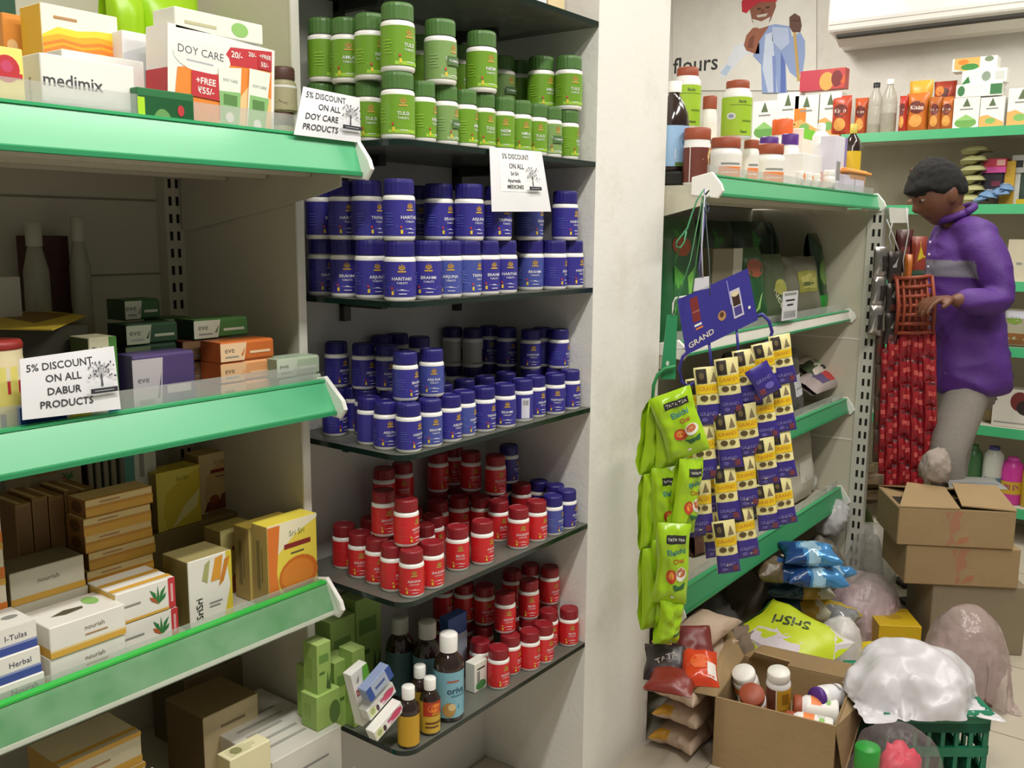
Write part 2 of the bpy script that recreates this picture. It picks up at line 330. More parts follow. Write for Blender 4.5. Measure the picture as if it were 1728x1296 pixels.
# ================================================================== supplement jars in the niche
CAPS = {'green': '4c7337', 'blue': '262070', 'red': '8c1d26', 'grey': '201b5a'}
LABS = {'green': '6f9c28', 'sage': '7f9f5c', 'blue': '38338f', 'slate': '47529f', 'red': 'd3242a', 'grey': 'bdbcb0', 'plain': '3b3690'}
GOLD = M('b08a3a', .5); LW = M('e6e6ea', .5); YEL = M('e3c43c', .5)
JP = {}
def jar_proto(col, kind, D, H, word):
    key = (col, kind, D, H, word)
    if key in JP: return JP[key]
    R = D/2; Hb = H*.73
    t = bpy.data.objects.new('supplement_jar', None); t.empty_display_size = .02
    g = MB(); g.lathe([(R*.90, 0), (R*.985, .003), (R, .006), (R, Hb*.93), (R*.985, Hb*.965), (R*.93, Hb), (R*.80, Hb+.0015), (R*.80, Hb+.004)], PLW, 28)
    jb = g.build('jar_body', t)
    g = MB(); rc = R*.94; prof = [(rc*.985, Hb+.002), (rc, Hb+.004), (rc, H-.006), (rc*.97, H-.002), (rc*.90, H), (rc*.86, H-.0012), (rc*.001, H-.0012)]
    capm = M(CAPS[col], .42, .06); seg = 44; vs = []; fs = []
    for i, (r, z) in enumerate(prof):
        for k in range(seg):
            rr = r*(1.0 if k % 2 or i in (0, 4, 5, 6) else .982); a = 2*pi*k/seg; vs.append((rr*cos(a), rr*sin(a), z))
    for i in range(len(prof)-1):
        for k in range(seg): fs.append((i*seg+k, i*seg+(k+1) % seg, (i+1)*seg+(k+1) % seg, (i+1)*seg+k))
    g.add(vs, fs, capm, False); g.build('lid', t)
    z0, z1 = H*.075, Hb*.90; hl = z1-z0; Wl = 2*pi*R
    def fn(a, b_, off=0):
        q = a/R-pi/2; rr = R+.0006+off; return (rr*cos(q), rr*sin(q), z0+b_)
    lm = M(LABS[kind], .38, .05, 20, coat=.25); g = MB()
    g.grid(lambda u, v: fn((u-.5)*Wl, v*hl), 40, 1, lm)
    light = {'green': '9cc83f', 'sage': 'a3bb86', 'blue': '5a66c4', 'slate': '7f93d6', 'red': 'e2554e', 'grey': 'c3c2b8', 'plain': '5a66c4'}[kind]
    lt = M(light, .4); w_ = .32
    fu = lambda a, b_, off=0: fn(a-Wl*.5, b_, off)
    A = [('p', [(.36, .30), (.44, .34), (.52, .31), (.60, .24), (.60, .20), (.52, .26), (.44, .29), (.36, .27)], lt),
         ('r', .36, .02, .64, .11, M(light, .4)) if kind in ('green', 'sage') else ('p', [(.40, .20), (.5, .22), (.58, .17), (.5, .19)], LW),
         ('p', [(.465, .80), (.48, .92), (.49, .84), (.50, .96), (.51, .84), (.52, .92), (.535, .80), (.5, .76)], GOLD),
         ('r', .46, .70, .54, .745, M('c7a04a', .5)), ('t', .50, .52, .13, word, LW, 0, .01, 'c', .20), ('t', .50, .40, .08, 'CAPSULES' if col == 'red' else 'TABLETS', LW, 0, 0, 'c', .12),
         ('r', .40, .06, .422, .17, YEL), ('r', .47, .08, .545, .10, LW), ('e', .405, .25, .010, .035, M('c83a2e', .5) if kind != 'red' else YEL)]
    for k in range(5): A.append(('r', .25, .30+.08*k, .25+.09-.012*(k % 3), .318+.08*k, lt))
    for k in range(5): A.append(('r', .66, .35+.08*k, .66+.10-.014*((k+1) % 3), .368+.08*k, lt))
    if kind == 'sage': A += [('r', .42, .36, .60, .60, M('4f7040', .5)), ('t', .51, .48, .15, word, LW, 0, .01, 'c', .15)]
    if kind == 'grey': A = [('r', .53, .12, .62, .70, M('23255c', .5)), ('r', .36, .05, .53, .1, M('7d7c74', .5)), ('t', .575, .5, .10, 'S', LW)]
    if kind == 'plain': A = [('r', .44, .02, .56, .86, M('d8d8e4', .5)), ('r', .46, .55, .54, .8, LW)]+[('r', .462+.010*k, .57, .466+.010*k, .78, INK) for k in range(8)]
    g.art(fu, Wl, hl, A); g.build('label', t)
    for ch in t.children: ch['_p'] = 1
    JP[key] = t; return t
ORD = ['zeroth', 'first', 'second', 'third', 'fourth', 'fifth', 'sixth', 'seventh', 'eighth', 'ninth', 'tenth', 'eleventh', 'twelfth', 'thirteenth', 'fourteenth', 'fifteenth', 'sixteenth', 'seventeenth', 'eighteenth']
SHW = {'A': 'the green jar shelf', 'B': 'the upper blue jar shelf', 'C': 'the lower blue jar shelf', 'D': 'the upper red jar shelf', 'E': 'the lowest glass shelf'}
BIG, MIDJ, SML, GSM = (.058, .110), (.056, .104), (.047, .088), (.0475, .103)
J = []   # shelf, tier, row, x, y, colour, kind, (D, H), word
def front(sh, tier, lst, Y=1.148, row='front'):
    for e in lst:
        px, col, kind, sz, word = e[:5]; p = stand(px, ZS[sh]+.05, Y=e[5] if len(e) > 5 else Y)
        J.append([sh, tier, row, p.x, p.y, col, kind, sz, word])
def left(sh, tier, lst, X=1.202, row='left edge'):
    for e in lst:
        px, col, kind, sz, word = e[:5]; p = stand(px, ZS[sh]+.05, X=e[5] if len(e) > 5 else X)
        J.append([sh, tier, row, p.x, p.y, col, kind, sz, word])
g_, s_, b_, l_, r_ = ('green', 'green'), ('green', 'sage'), ('blue', 'blue'), ('blue', 'slate'), ('red', 'red')
left('A', 1, [(545, *g_, BIG, 'TULSI'), (587, *g_, GSM, 'AMLA'), (622, *g_, GSM, 'TULSI')])
front('A', 1, [(667, *g_, BIG, 'TULSI'), (713, *g_, GSM, 'NEEM'), (751, *s_, GSM, 'TURMERIC'), (784, *g_, GSM, 'AMLA'), (815, *g_, GSM, 'TULSI'), (848, *g_, GSM, 'NEEM'), (877, *g_, GSM, 'AMLA'), (904, *g_, GSM, 'TULSI'), (929, *s_, GSM, 'TURMERIC'), (958, *g_, GSM, 'NEEM')])
left('A', 2, [(549, *g_, BIG, 'TULSI'), (589, *g_, BIG, 'AMLA'), (627, *g_, BIG, 'NEEM')])
front('A', 2, [(673, *g_, BIG, 'TULSI'), (744, *s_, BIG, 'TURMERIC'), (813, *g_, BIG, 'NEEM'), (914, *g_, BIG, 'AMLA', 1.20), (956, *g_, BIG, 'TULSI', 1.152)])
front('A', 2, [(710, *g_, BIG, 'AMLA'), (776, *g_, BIG, 'NEEM'), (846, *s_, BIG, 'TURMERIC'), (876, *g_, BIG, 'TULSI')], 1.27, 'back')
W3 = ['HARITAKI', 'BRAHMI', 'ARJUNA', 'TRIPHALA']
left('B', 1, [(545, *b_, MIDJ, W3[0]), (583, *b_, MIDJ, W3[1]), (625, *b_, MIDJ, W3[2])])
front('B', 1, [(673, *b_, MIDJ, W3[0]), (721, *b_, MIDJ, W3[1]), (757, *l_, MIDJ, W3[2]), (786, *l_, MIDJ, W3[3]), (818, *b_, MIDJ, W3[1]), (848, *b_, MIDJ, W3[0]), (895, *l_, MIDJ, W3[1], 1.17), (934, *b_, MIDJ, W3[2]), (963, *b_, MIDJ, W3[0])])
left('B', 2, [(543, *b_, MIDJ, W3[1]), (582, *b_, MIDJ, W3[0]), (621, *b_, MIDJ, W3[3])])
front('B', 2, [(668, *b_, MIDJ, W3[0]), (742, *b_, MIDJ, W3[1], 1.19), (791, *b_, MIDJ, W3[2]), (839, *b_, MIDJ, W3[3]), (893, *l_, MIDJ, W3[1], 1.17), (952, *b_, MIDJ, W3[0])])
front('B', 2, [(708, *b_, MIDJ, W3[2]), (924, *b_, MIDJ, W3[0])], 1.28, 'back')
def grnd(sh, tier, lst, row, ox=490, oy=480, sc=.3241, z=None):
    for zx, zy, col, kind, word in lst:
        p = at(ox+zx*sc, oy+zy*sc, Z=(ZS[sh] if z is None else z)); k = V((p.x, p.y, 0)).normalized()*(SML[0]/2)
        J.append([sh, tier, row, p.x+k.x, p.y+k.y, col, kind, SML, word])
grnd('C', 1, [(232, 795, *b_, W3[0]), (335, 770, *b_, W3[1]), (415, 840, 'blue', 'plain', W3[0]), (515, 868, *b_, W3[2]), (643, 888, *b_, W3[0]), (765, 860, *l_, W3[1]), (832, 826, *b_, W3[2]), (903, 797, *l_, W3[0]), (1007, 772, *b_, W3[3]), (1127, 752, *b_, W3[1]),
             (1205, 718, 'blue', 'plain', W3[1]), (1272, 696, *b_, W3[2]), (1374, 680, *b_, W3[3]), (1448, 654, *b_, W3[1])], 'front')
grnd('C', 1, [(905, 722, *b_, W3[0]), (1010, 700, *b_, W3[0]), (1120, 672, *b_, W3[1]), (790, 750, *b_, W3[2])], 'second')
zc = ZS['C']+SML[1]
grnd('C', 2, [(243, 540, *b_, W3[1]), (397, 552, *b_, W3[2]), (495, 556, *b_, W3[0]), (600, 612, *b_, W3[1]), (735, 590, *l_, W3[2]), (1250, 445, *b_, W3[0]), (1362, 436, 'blue', 'blue', 'PUGEN'), (1450, 415, *b_, W3[1])], 'front', z=zc)
grnd('C', 2, [(825, 428, 'grey', 'grey', 'S'), (945, 436, 'grey', 'grey', 'S'), (1035, 420, *b_, W3[1]), (1125, 432, *b_, W3[2]), (430, 485, *b_, W3[0]), (535, 475, *b_, W3[1]), (672, 500, *b_, W3[2])], 'back', z=zc)
g6 = dict(oy=850, sc=.344)
grnd('D', 1, [(267, 325, *r_, 'ASHWA'), (345, 371, *r_, 'SHUDDHI'), (428, 402, *r_, 'ASHWA'), (512, 441, *r_, 'BILVA'), (625, 478, *r_, 'ASHWA'), (735, 437, *r_, 'SHUDDHI'), (820, 336, *r_, 'BILVA'), (940, 305, *r_, 'ASHWA'), (1020, 190, *r_, 'BILVA'), (1117, 228, *r_, 'SHUDDHI'), (1205, 191, *r_, 'ASHWA'),
              (1284, 160, *l_, W3[0]), (1382, 137, *b_, W3[1])], 'front', **g6)
grnd('D', 1, [(655, 325, *r_, 'ASHWA'), (700, 275, *r_, 'BILVA'), (725, 195, *r_, 'ASHWA'), (840, 170, *r_, 'BILVA'), (935, 165, *r_, 'ASHWA'), (1150, 85, *r_, 'BILVA'), (1230, 75, *b_, W3[2]), (1340, 65, *b_, W3[3]), (400, 290, *r_, 'BILVA'), (600, 235, *r_, 'BILVA')], 'back', **g6)
zd = ZS['D']+SML[1]
grnd('D', 2, [(460, 168, *r_, 'SHUDDHI'), (570, 218, *r_, 'ASHWA')], 'front', z=zd, **g6)
grnd('D', 2, [(770, 1087, *r_, 'BILVA'), (940, 1082, *r_, 'ASHWA'), (1067, 1103, *r_, 'SHUDDHI'), (850, 1050, *r_, 'BILVA'), (1135, 1040, *b_, W3[1]), (490, 1185, *r_, 'ASHWA'), (585, 1150, *r_, 'ASHWA')], 'back', z=zd)
grnd('E', 1, [(930, 880, *r_, 'BILVA'), (1020, 917, *r_, 'ASHWA'), (1083, 846, *r_, 'BILVA'), (1165, 827, *r_, 'SHUDDHI'), (1260, 796, *r_, 'ASHWA'), (1362, 704, *r_, 'BILVA')], 'front', **g6)
grnd('E', 1, [(945, 800, *r_, 'ASHWA'), (1275, 700, *r_, 'BILVA')], 'back', **g6)
ze = ZS['E']+SML[1]
grnd('E', 2, [(1052, 642, *r_, 'ASHWA'), (1168, 573, *r_, 'BILVA'), (1280, 492, *r_, 'ASHWA')], 'front', z=ze, **g6)
grnd('E', 2, [(950, 603, *r_, 'SHUDDHI'), (850, 590, *r_, 'BILVA'), (755, 585, *r_, 'ASHWA'), (1085, 520, *r_, 'BILVA'), (1195, 490, *r_, 'ASHWA')], 'back', z=ze, **g6)
# lower jars carry the upper ones; every tier is pushed apart so that none overlap
for j in [q for q in J if q[1] == 2]:
    near = [q for q in J if q[0] == j[0] and q[1] == 1 and math.hypot(q[3]-j[3], q[4]-j[4]) < .036]
    if not near: J.append([j[0], 1, 'back', j[3], j[4], j[5], j[6], GSM if j[0] == 'A' else j[7], j[8]])
BL = []   # other things on the lowest shelf to keep clear of: x, y, radius
def relax():
    for it in range(160):
        for sh in 'ABCDE':
            for tier in (1, 2):
                q = [j for j in J if j[0] == sh and j[1] == tier]
                for a in range(len(q)):
                    for c in range(a+1, len(q)):
                        dx, dy = q[c][3]-q[a][3], q[c][4]-q[a][4]; d = math.hypot(dx, dy) or 1e-4; need = (q[a][7][0]+q[c][7][0])/2+.0012
                        if d < need:
                            k = (need-d)/2/d
                            wa, wc = (.35, 1.65) if q[a][2] != 'back' and q[c][2] == 'back' else (1.65, .35) if q[a][2] == 'back' and q[c][2] != 'back' else (1, 1)
                            q[a][3] -= dx*k*wa; q[a][4] -= dy*k*wa; q[c][3] += dx*k*wc; q[c][4] += dy*k*wc
                for j in q:
                    r = j[7][0]/2+.001
                    if sh == 'E':
                        for bx, by, br in BL:
                            d = math.hypot(j[3]-bx, j[4]-by)
                            if d < br+r: k = (br+r-d)/max(d, 1e-4); j[3] += (j[3]-bx)*k; j[4] += (j[4]-by)*k
                    j[3] = min(max(j[3], 1.165+r), 1.778-r); j[4] = min(max(j[4], 1.119+r), 1.417-r)
JTXT = {'green': 'green', 'sage': 'sage green', 'blue': 'dark blue', 'slate': 'slate blue', 'red': 'red', 'grey': 'grey', 'plain': 'barcode blue'}
def place_jars():
    relax(); cnt = {}
    for j in sorted(J, key=lambda q: V((q[3]-O.x, q[4]-O.y, 0)).dot(RT)/V((q[3], q[4], 0)).dot(FW)):
        sh, tier, row, x, y, col, kind, sz, word = j
        z = ZS[sh]+.0005
        if tier == 2:
            lo = min((q for q in J if q[0] == sh and q[1] == 1), key=lambda q: math.hypot(q[3]-x, q[4]-y)); z += lo[7][1]+.0005
        k = (sh, tier, row); cnt[k] = cnt.get(k, 0)+1
        pr = jar_proto(col, kind, sz[0], sz[1], word); t = copy_tree(pr)
        t.location = (x, y, z); t.rotation_euler = (0, 0, -RAD(random.uniform(-18, 40)))
        rw = {'front': 'front row', 'back': 'back row', 'left edge': 'left edge row', 'second': 'second row'}[row]
        tag(t, '%s jar, %s from left, %s, %s tier, %s' % (JTXT[kind], ORD[cnt[k]], rw, 'upper' if tier == 2 else 'lower', SHW[sh].replace('the ', '')), 'jar',
            {'A': 'green supplement jars', 'B': 'blue supplement jars on the upper blue shelf', 'C': 'blue supplement jars on the lower blue shelf', 'D': 'jars on the upper red shelf', 'E': 'red jars on the lowest glass shelf'}[sh])
    for p in JP.values():
        for ch in list(p.children): bpy.data.objects.remove(ch)
        bpy.data.objects.remove(p)
place_jars_later = place_jars
# ================================================================== cartons, soaps and signs in the left bay
RED = M('c4343c', .5); ORG = M('e8822c', .5); YW = M('f0d23a', .5); YO = M('e9a92a', .5); GRN = M('2f7a3c', .5); LGN = M('8fc06a', .5); DGN = M('1f4a2a', .5); PUR = M('5a3a86', .5)
BLU = M('2a5fb0', .5); PINK = M('c9486a', .5); BRN = M('6a3a22', .55); TEAL = M('4f9f92', .5); GREY = M('8d8d88', .6); LIME = M('b4dc2e', .45); LBR = M('b08458', .6)
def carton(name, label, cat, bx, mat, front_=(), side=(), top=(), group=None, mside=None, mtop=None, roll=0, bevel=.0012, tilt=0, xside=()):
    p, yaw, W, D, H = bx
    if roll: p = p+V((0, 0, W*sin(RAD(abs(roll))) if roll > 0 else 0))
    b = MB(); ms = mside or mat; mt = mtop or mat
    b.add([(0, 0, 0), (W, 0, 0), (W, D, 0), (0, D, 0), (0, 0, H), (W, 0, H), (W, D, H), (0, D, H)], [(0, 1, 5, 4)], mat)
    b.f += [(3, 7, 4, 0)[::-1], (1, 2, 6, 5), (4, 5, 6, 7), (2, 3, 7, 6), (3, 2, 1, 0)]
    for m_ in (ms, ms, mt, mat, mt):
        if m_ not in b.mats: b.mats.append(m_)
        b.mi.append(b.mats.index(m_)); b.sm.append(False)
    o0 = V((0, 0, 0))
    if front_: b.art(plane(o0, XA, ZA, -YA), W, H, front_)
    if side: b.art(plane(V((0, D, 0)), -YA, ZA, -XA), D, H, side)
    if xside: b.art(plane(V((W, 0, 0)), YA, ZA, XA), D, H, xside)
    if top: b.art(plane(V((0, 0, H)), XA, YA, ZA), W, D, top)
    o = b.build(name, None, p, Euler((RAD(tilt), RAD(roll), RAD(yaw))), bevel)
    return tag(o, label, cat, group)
def lines(u, v, w_, n, dv, mat=INK, h=.02, seed=1):
    r = random.Random(seed); return [('r', u, v-dv*k-h, u+w_*(.6+.4*r.random()), v-dv*k, mat) for k in range(n)]
GT = 'cartons on the top shelf of the left bay'
LEAFR = [('p', [(.72, .05), (.80, .22), (.86, .30), (.84, .16), (.93, .26), (.88, .08)], GREY), ('p', [(.69, .12), (.74, .22), (.76, .10)], RED), ('p', [(.80, .06), (.92, .16), (.95, .05)], LGN)]
T0 = .0005
z = 1.488+T0
medi = [('t', .33, .66, .36, 'medimix', M('4c4c50', .5), 0, .012, 'c', .62)]+LEAFR
carton('soap_carton', 'white boxed soap with grey lettering, frontmost on the top left shelf', 'box', fit(75, 232, 88, z, Y=1.222, d=.060), WHITE, medi, [('t', .5, .5, .12, 'medimix', GREY, 90)], group=GT)
carton('soap_carton', 'white boxed soap peeking out behind the frontmost white soap box', 'box', fit(113, 250, 82, z, Y=1.292, d=.06), WHITE, [('t', .36, .84, .30, 'medimix', M('4c4c50', .5), 0, .012, 'c', .6), ('e', .9, .35, .12, .25, YO)], group=GT)
carton('soap_carton', 'yellow carton with orange waves near the top left corner', 'box', fit(83, 210, 3, z, Y=1.362, d=.06), M('f4f0d8', .5),
       [(q[0], [(x_, .58+.42*y_) for x_, y_ in q[1]], q[2]) for q in [('p', [(0, .45), (.2, .62), (.45, .60), (.7, .66), (1, .68), (1, .2), (0, .1)], YW), ('p', [(0, .40), (.2, .50), (.45, .48), (.7, .55), (1, .52), (1, 0), (0, 0)], YO), ('p', [(0, .30), (.25, .42), (.5, .38), (.75, .45), (1, .40), (1, .34), (.75, .39), (.5, .32), (.25, .36), (0, .24)], ORG),
        ('p', [(0, .18), (.25, .32), (.5, .27), (.75, .34), (1, .29), (1, .23), (.75, .28), (.5, .21), (.25, .26), (0, .12)], ORG)]]+[('r', .15, .90, .45, .92, LBR)], mside=M('f0b92c', .5), group=GT)
carton('soap_carton', 'small yellow carton with a red seal at the left photo edge', 'box', fit(-18, 47, 73, z, Y=1.226, d=.05), M('f3e27a', .5), [('e', .55, .72, .34, .18, RED), ('e', .55, .75, .16, .08, PINK), ('r', .2, .6, .95, .67, RED), ('p', [(.0, .1), (.15, .3), (.1, .05)], BRN)], group=GT)
carton('tea_carton', 'dark green pack at the back of the top left shelf', 'box', fit(-20, 44, -25, z, Y=1.56, d=.08), M('1e4d33', .5), [('r', .6, .05, 1, .4, LIME), ('e', .4, .75, .2, .08, LGN)], group=GT)
carton('soap_carton', 'orange carton with brown drops behind the small yellow carton', 'box', fit(19, 64, 20, z, Y=1.44, d=.06), M('e0913c', .5), [('r', .78, 0, 1, 1, WHITE), ('e', .25, .4, .12, .16, BRN), ('e', .5, .42, .12, .16, RED), ('e', .3, .75, .2, .05, M('f0c48a'))], group=GT)
carton('lotion_carton', 'tall plain white carton left of the orange and white skin care pack', 'box', fit(216, 285, 50, z, Y=1.335, d=.05), M('e8e7ea', .5), [('t', .80, .78, .11, 'II', M('44444e'), 0, .02), ('t', .8, .5, .06, 'x', INK), ('p', [(0, .1), (.5, .5), (.62, .9), (0, .8)], M('cfd0d6', .5))], group=GT)
doyA = [('p', [(.08, .62), (.45, .74), (.97, .86), (.97, 0), (.03, 0)], M('ec8a35', .5)), ('p', [(.30, .0), (.55, .3), (.75, .6), (.97, .5), (.97, 0)], M('f2c98e', .5)), ('p', [(.46, .74), (.56, .92), (.97, .98), (.97, .78)], RED),
        ('e', .30, .76, .26, .15, WHITE), ('t', .29, .80, .105, 'DOY CARE', M('55555e'), 0, .0, 'c', .42), ('r', .16, .70, .40, .715, M('b9b9c0')),
        ('t', .62, .86, .085, '20/-', WHITE, 0, .02), ('t', .77, .90, .060, '20/-', WHITE, 0, .02), ('t', .90, .91, .055, '+FREE', WHITE, 0, .02, 'c', .14), ('r', .83, .78, .96, .89, M('b83038')), ('t', .895, .83, .06, '55/-', WHITE, 0, .02), ('t', .62, .945, .03, 'SAVE', WHITE),
        ('r', .20, .38, .46, .62, M('c2333b')), ('t', .33, .54, .085, '+FREE', WHITE, 0, .02, 'c', .24), ('t', .33, .45, .085, '₹55/-', WHITE, 0, .02, 'c', .24),
        ('p', [(.44, .70), (.66, .74), (.64, .06), (.47, .06)], M('eaf0e2', .4)), ('p', [(.74, .76), (.95, .76), (.88, .04), (.71, .04)], M('eaf0e2', .4)),
        ('p', [(.45, .48), (.655, .50), (.635, .07), (.475, .07)], M('8fc07c', .4)), ('p', [(.745, .50), (.935, .50), (.88, .05), (.715, .05)], M('8fc07c', .4)), ('r', .49, .36, .62, .46, M('5d8a4c')), ('r', .77, .36, .89, .46, M('5d8a4c')),
        ('e', .55, .24, .04, .05, PLW), ('e', .82, .22, .04, .05, PLW), ('t', .555, .60, .035, 'DOY CARE', GREY, 0, 0, 'c', .15), ('t', .84, .60, .035, 'DOY CARE', GREY, 0, 0, 'c', .15)]
bd = fit(284, 462, 48, z, Y=1.235, d=.055)
carton('skin_care_pack', 'big orange and white skin care pack offering a free tube, beside the discount sign', 'box', bd, M('f2efe9', .45), doyA, [('r', 0, 0, 1, .6, RED)], group=GT, roll=3)
carton('soap_carton', 'low dark green carton lying in front of the skin care pack', 'box', fit(235, 330, 146, z, Y=1.205, d=.028), M('2a7040', .5), [('r', 0, .2, .12, .8, LIME), ('e', .42, .1, .2, .5, M('6d9a58')), ('e', .45, .05, .16, .4, GREY), ('e', .75, .6, .06, .12, RED)], group=GT)
carton('soap_carton', 'white carton with green tree print lying on top of the skin care pack', 'box', (bd[0]+V((.02, .0, bd[4]+.0045)), 0, bd[2]*.82, .055, .030), M('e6e8dc', .5), [('e', .72, .5, .10, .35, LGN), ('r', .1, .3, .45, .45, M('c2bd98'))], group=GT)
def pouch(W, H, T, items, mat, name='pouch', parent=None, seed=0, nu=14, nv=18, crimp=.06, wr=1.0, back=True, mb=None, pos=None):
    """a filled film pouch standing in x/z, bulging along y; crimped at both ends"""
    sd = V((seed*3.7, seed*1.9, seed*2.3)); b = mb or MB(); P = pos or V((0, 0, 0))
    def shape(u, v):
        e = max(0, min(1, (1-abs(2*v-1))/(2*crimp+.25))); ex = max(0, 1-abs(2*u-1)**3.0)
        bul = (e**.55)*(ex**.6)
        nse = noise.noise(V((u*3.1, v*3.3, 0))+sd)*.55+noise.noise(V((u*8, v*7, 4))+sd)*.28
        return T/2*bul*(1+wr*.45*nse)+.0006
    def edge(a, b_):
        v = b_/H; u = a/W; q = noise.noise(V((v*2.2, .3, 1))+sd)*.04*W*wr
        pin = 1-.07*math.sin(pi*min(1, max(0, v)))**2
        return (u-.5)*W*pin+q
    def ff(a, b_, off=0): return (P.x+edge(a, b_), P.y-shape(a/W, b_/H)-off, P.z+b_+.012*W*noise.noise(V((a/W*4, 0, b_/H))+sd))
    def fb(a, b_, off=0): return (P.x+edge(a, b_), P.y+shape(a/W+.37, b_/H)*.8+off, P.z+b_+.012*W*noise.noise(V((a/W*4, 0, b_/H))+sd))
    b.grid(lambda u, v: ff(u*W, v*H), nu, nv, mat)
    b.grid(lambda u, v: fb((1-u)*W, v*H), nu, nv, mat)
    if items: b.art(lambda a, c, off=0: ff(a, c, off+.0006), W, H, items)
    return b if mb else b.build(name, parent)
for k, (x0, x1, lab) in enumerate(((192, 252, 'lime green bag standing left behind the white carton, top left shelf'), (250, 345, 'lime green bag behind the skin care pack, top left shelf'))):
    p = stand(x0, z, Y=1.58); p1 = stand(x1, z, Y=1.58)
    o = pouch(p1.x-p.x, .30, .06, [('r', .1, .3, .5, .5, M('9ac022')), ('r', .6, .4, .9, .6, YW)], M('a8da1e', .35), 'flour_bag', seed=k+3)
    o.location = ((p.x+p1.x)/2, 1.58, z); tag(o, lab, 'bag', 'lime bags on the top left shelf')
def lathe_thing(name, label, cat, pos, parts, group=None, rz=0, rot=None):
    t = thing(name, label, cat, pos, rz, group, rot)
    for nm, prof, mat in parts[:]:
        if callable(prof): prof(t)
        else:
            g = MB(); g.lathe(prof, mat, 26); g.build(nm, t)
    return t
def capjar(name, label, pos, R, H, body, cap, lab=None, group=None, items=(), hc=.24, rot=None, rz=0, shoulder=.82, capr=.9, cat='jar', z0=.06, z1=.92):
    Hb = H*(1-hc); parts = [('jar_body', [(R*.92, 0), (R, .004), (R, Hb*.86), (R*.96, Hb*.94), (R*shoulder, Hb), (R*shoulder, Hb+.003)], body),
                            ('lid', [(R*capr*.98, Hb+.002), (R*capr, Hb+.004), (R*capr, H-.004), (R*capr*.93, H), (.001, H)], cap)]
    t = lathe_thing(name, label, cat, pos, parts, group, rz, rot)
    if lab:
        g = MB(); zz0, zz1 = Hb*z0, Hb*.84*z1/.92; Wl = 2*pi*R; hl = zz1-zz0
        def fn(a, b_, off=0): q = (a-Wl/2)/R-pi/2; return ((R+.0005+off)*cos(q), (R+.0005+off)*sin(q), zz0+b_)
        g.grid(lambda u, v: fn(u*Wl, v*hl), 36, 1, lab); g.art(fn, Wl, hl, items); g.build('label', t)
    return t
DBR = M('5a3c34', .45); TAN = M('a39d78', .5)
pj = stand(478, z, Y=1.36)
for k, lab in enumerate(('dark lidded tan jar behind the discount sign, lower of two', 'dark lidded tan jar stacked upon another, right of the skin care pack')):
    capjar('cream_jar', lab, (pj.x+.004*k, 1.36, z+k*.078), .0235, .077, TAN, DBR, M('ada684', .5), 'tan jars on the top left shelf', [('p', [(.3, .3), (.5, .2), (.56, .28), (.4, .4)], M('6b5a40')), ('r', .2, .9, .8, 1, WHITE)], hc=.30, rz=-.4)
# paper signs
def tree(u, v, s, m1, m2, asp):
    """line drawing of a tree over a dark name band; s is its height as a share of the sheet"""
    r = random.Random(5); A = [('p', [(u-.035*s*asp, v-.30*s), (u+.035*s*asp, v-.30*s), (u+.015*s*asp, v+.05*s), (u-.015*s*asp, v+.05*s)], m1)]
    for k in range(7):
        a = RAD(20+k*23.5); x, y = cos(a), sin(a)
        A.append(('p', [(u-.006*s*asp, v-.08*s), (u+.006*s*asp, v-.08*s), (u+(x*.34+.008)*s*asp, v+y*.36*s), (u+(x*.34-.008)*s*asp, v+y*.36*s)], m1))
    for k in range(30):
        a = RAD(r.uniform(-8, 188)); q = r.uniform(.18, .46); A.append(('e', u+cos(a)*q*s*asp, v+sin(a)*q*s, .026*s*asp, .03*s, m1))
    A += [('r', u-.42*s*asp, v-.48*s, u+.42*s*asp, v-.34*s, m2), ('r', u-.3*s*asp, v-.42*s, u+.3*s*asp, v-.40*s, M('b9b9c0'))]
    return A
def sheet(name, label, cs, Yp, items, mat=PAPER, group='white discount signs', back=None):
    c = [at(x, y, Y=Yp) for x, y in cs]   # tl tr br bl
    W = ((c[1]-c[0]).length+(c[2]-c[3]).length)/2; H = ((c[3]-c[0]).length+(c[2]-c[1]).length)/2
    def fn(a, b_, off=0):
        u, v = a/W, b_/H; q = (c[3]*(1-u)+c[2]*u)*(1-v)+(c[0]*(1-u)+c[1]*u)*v; return tuple(q-YA*(off+.003*sin(pi*v)*sin(pi*u)))
    b = MB(); b.grid(lambda u, v: fn(u*W, v*H), 6, 6, mat); b.grid(lambda u, v: fn((1-u)*W, v*H, -.0006), 6, 6, mat); b.art(fn, W, H, items)
    return tag(b.build(name), label, 'sign', group), W/H
def sgn(rows, tx, tv, ts):
    A = []
    for s_, u, v, k in rows: A.append(('t', u, v, k, s_, M('3b3b40', .7), 0, .012, 'c', .72))
    return A+tree(tx, tv, ts, M('5e5e66', .7), M('34343c', .7), .62)
sheet('discount_sign', 'white discount sign for skin care products at the end of the top left shelf', [(512, 146), (607, 165), (609, 241), (496, 227)], 1.182,
      sgn([('5% DISCOUNT', .40, .86, .18), ('ON ALL', .46, .64, .18), ('DOY CARE', .36, .42, .18), ('PRODUCTS', .36, .20, .18)], .82, .55, .62))
sheet('discount_sign', 'white discount sign leaning on the middle left shelf beside the canister', [(33, 606), (192, 584), (204, 690), (38, 709)], 1.270,
      sgn([('5% DISCOUNT', .40, .83, .165), ('ON ALL', .42, .63, .165), ('DABUR', .42, .42, .165), ('PRODUCTS', .44, .21, .165)], .82, .58, .58))
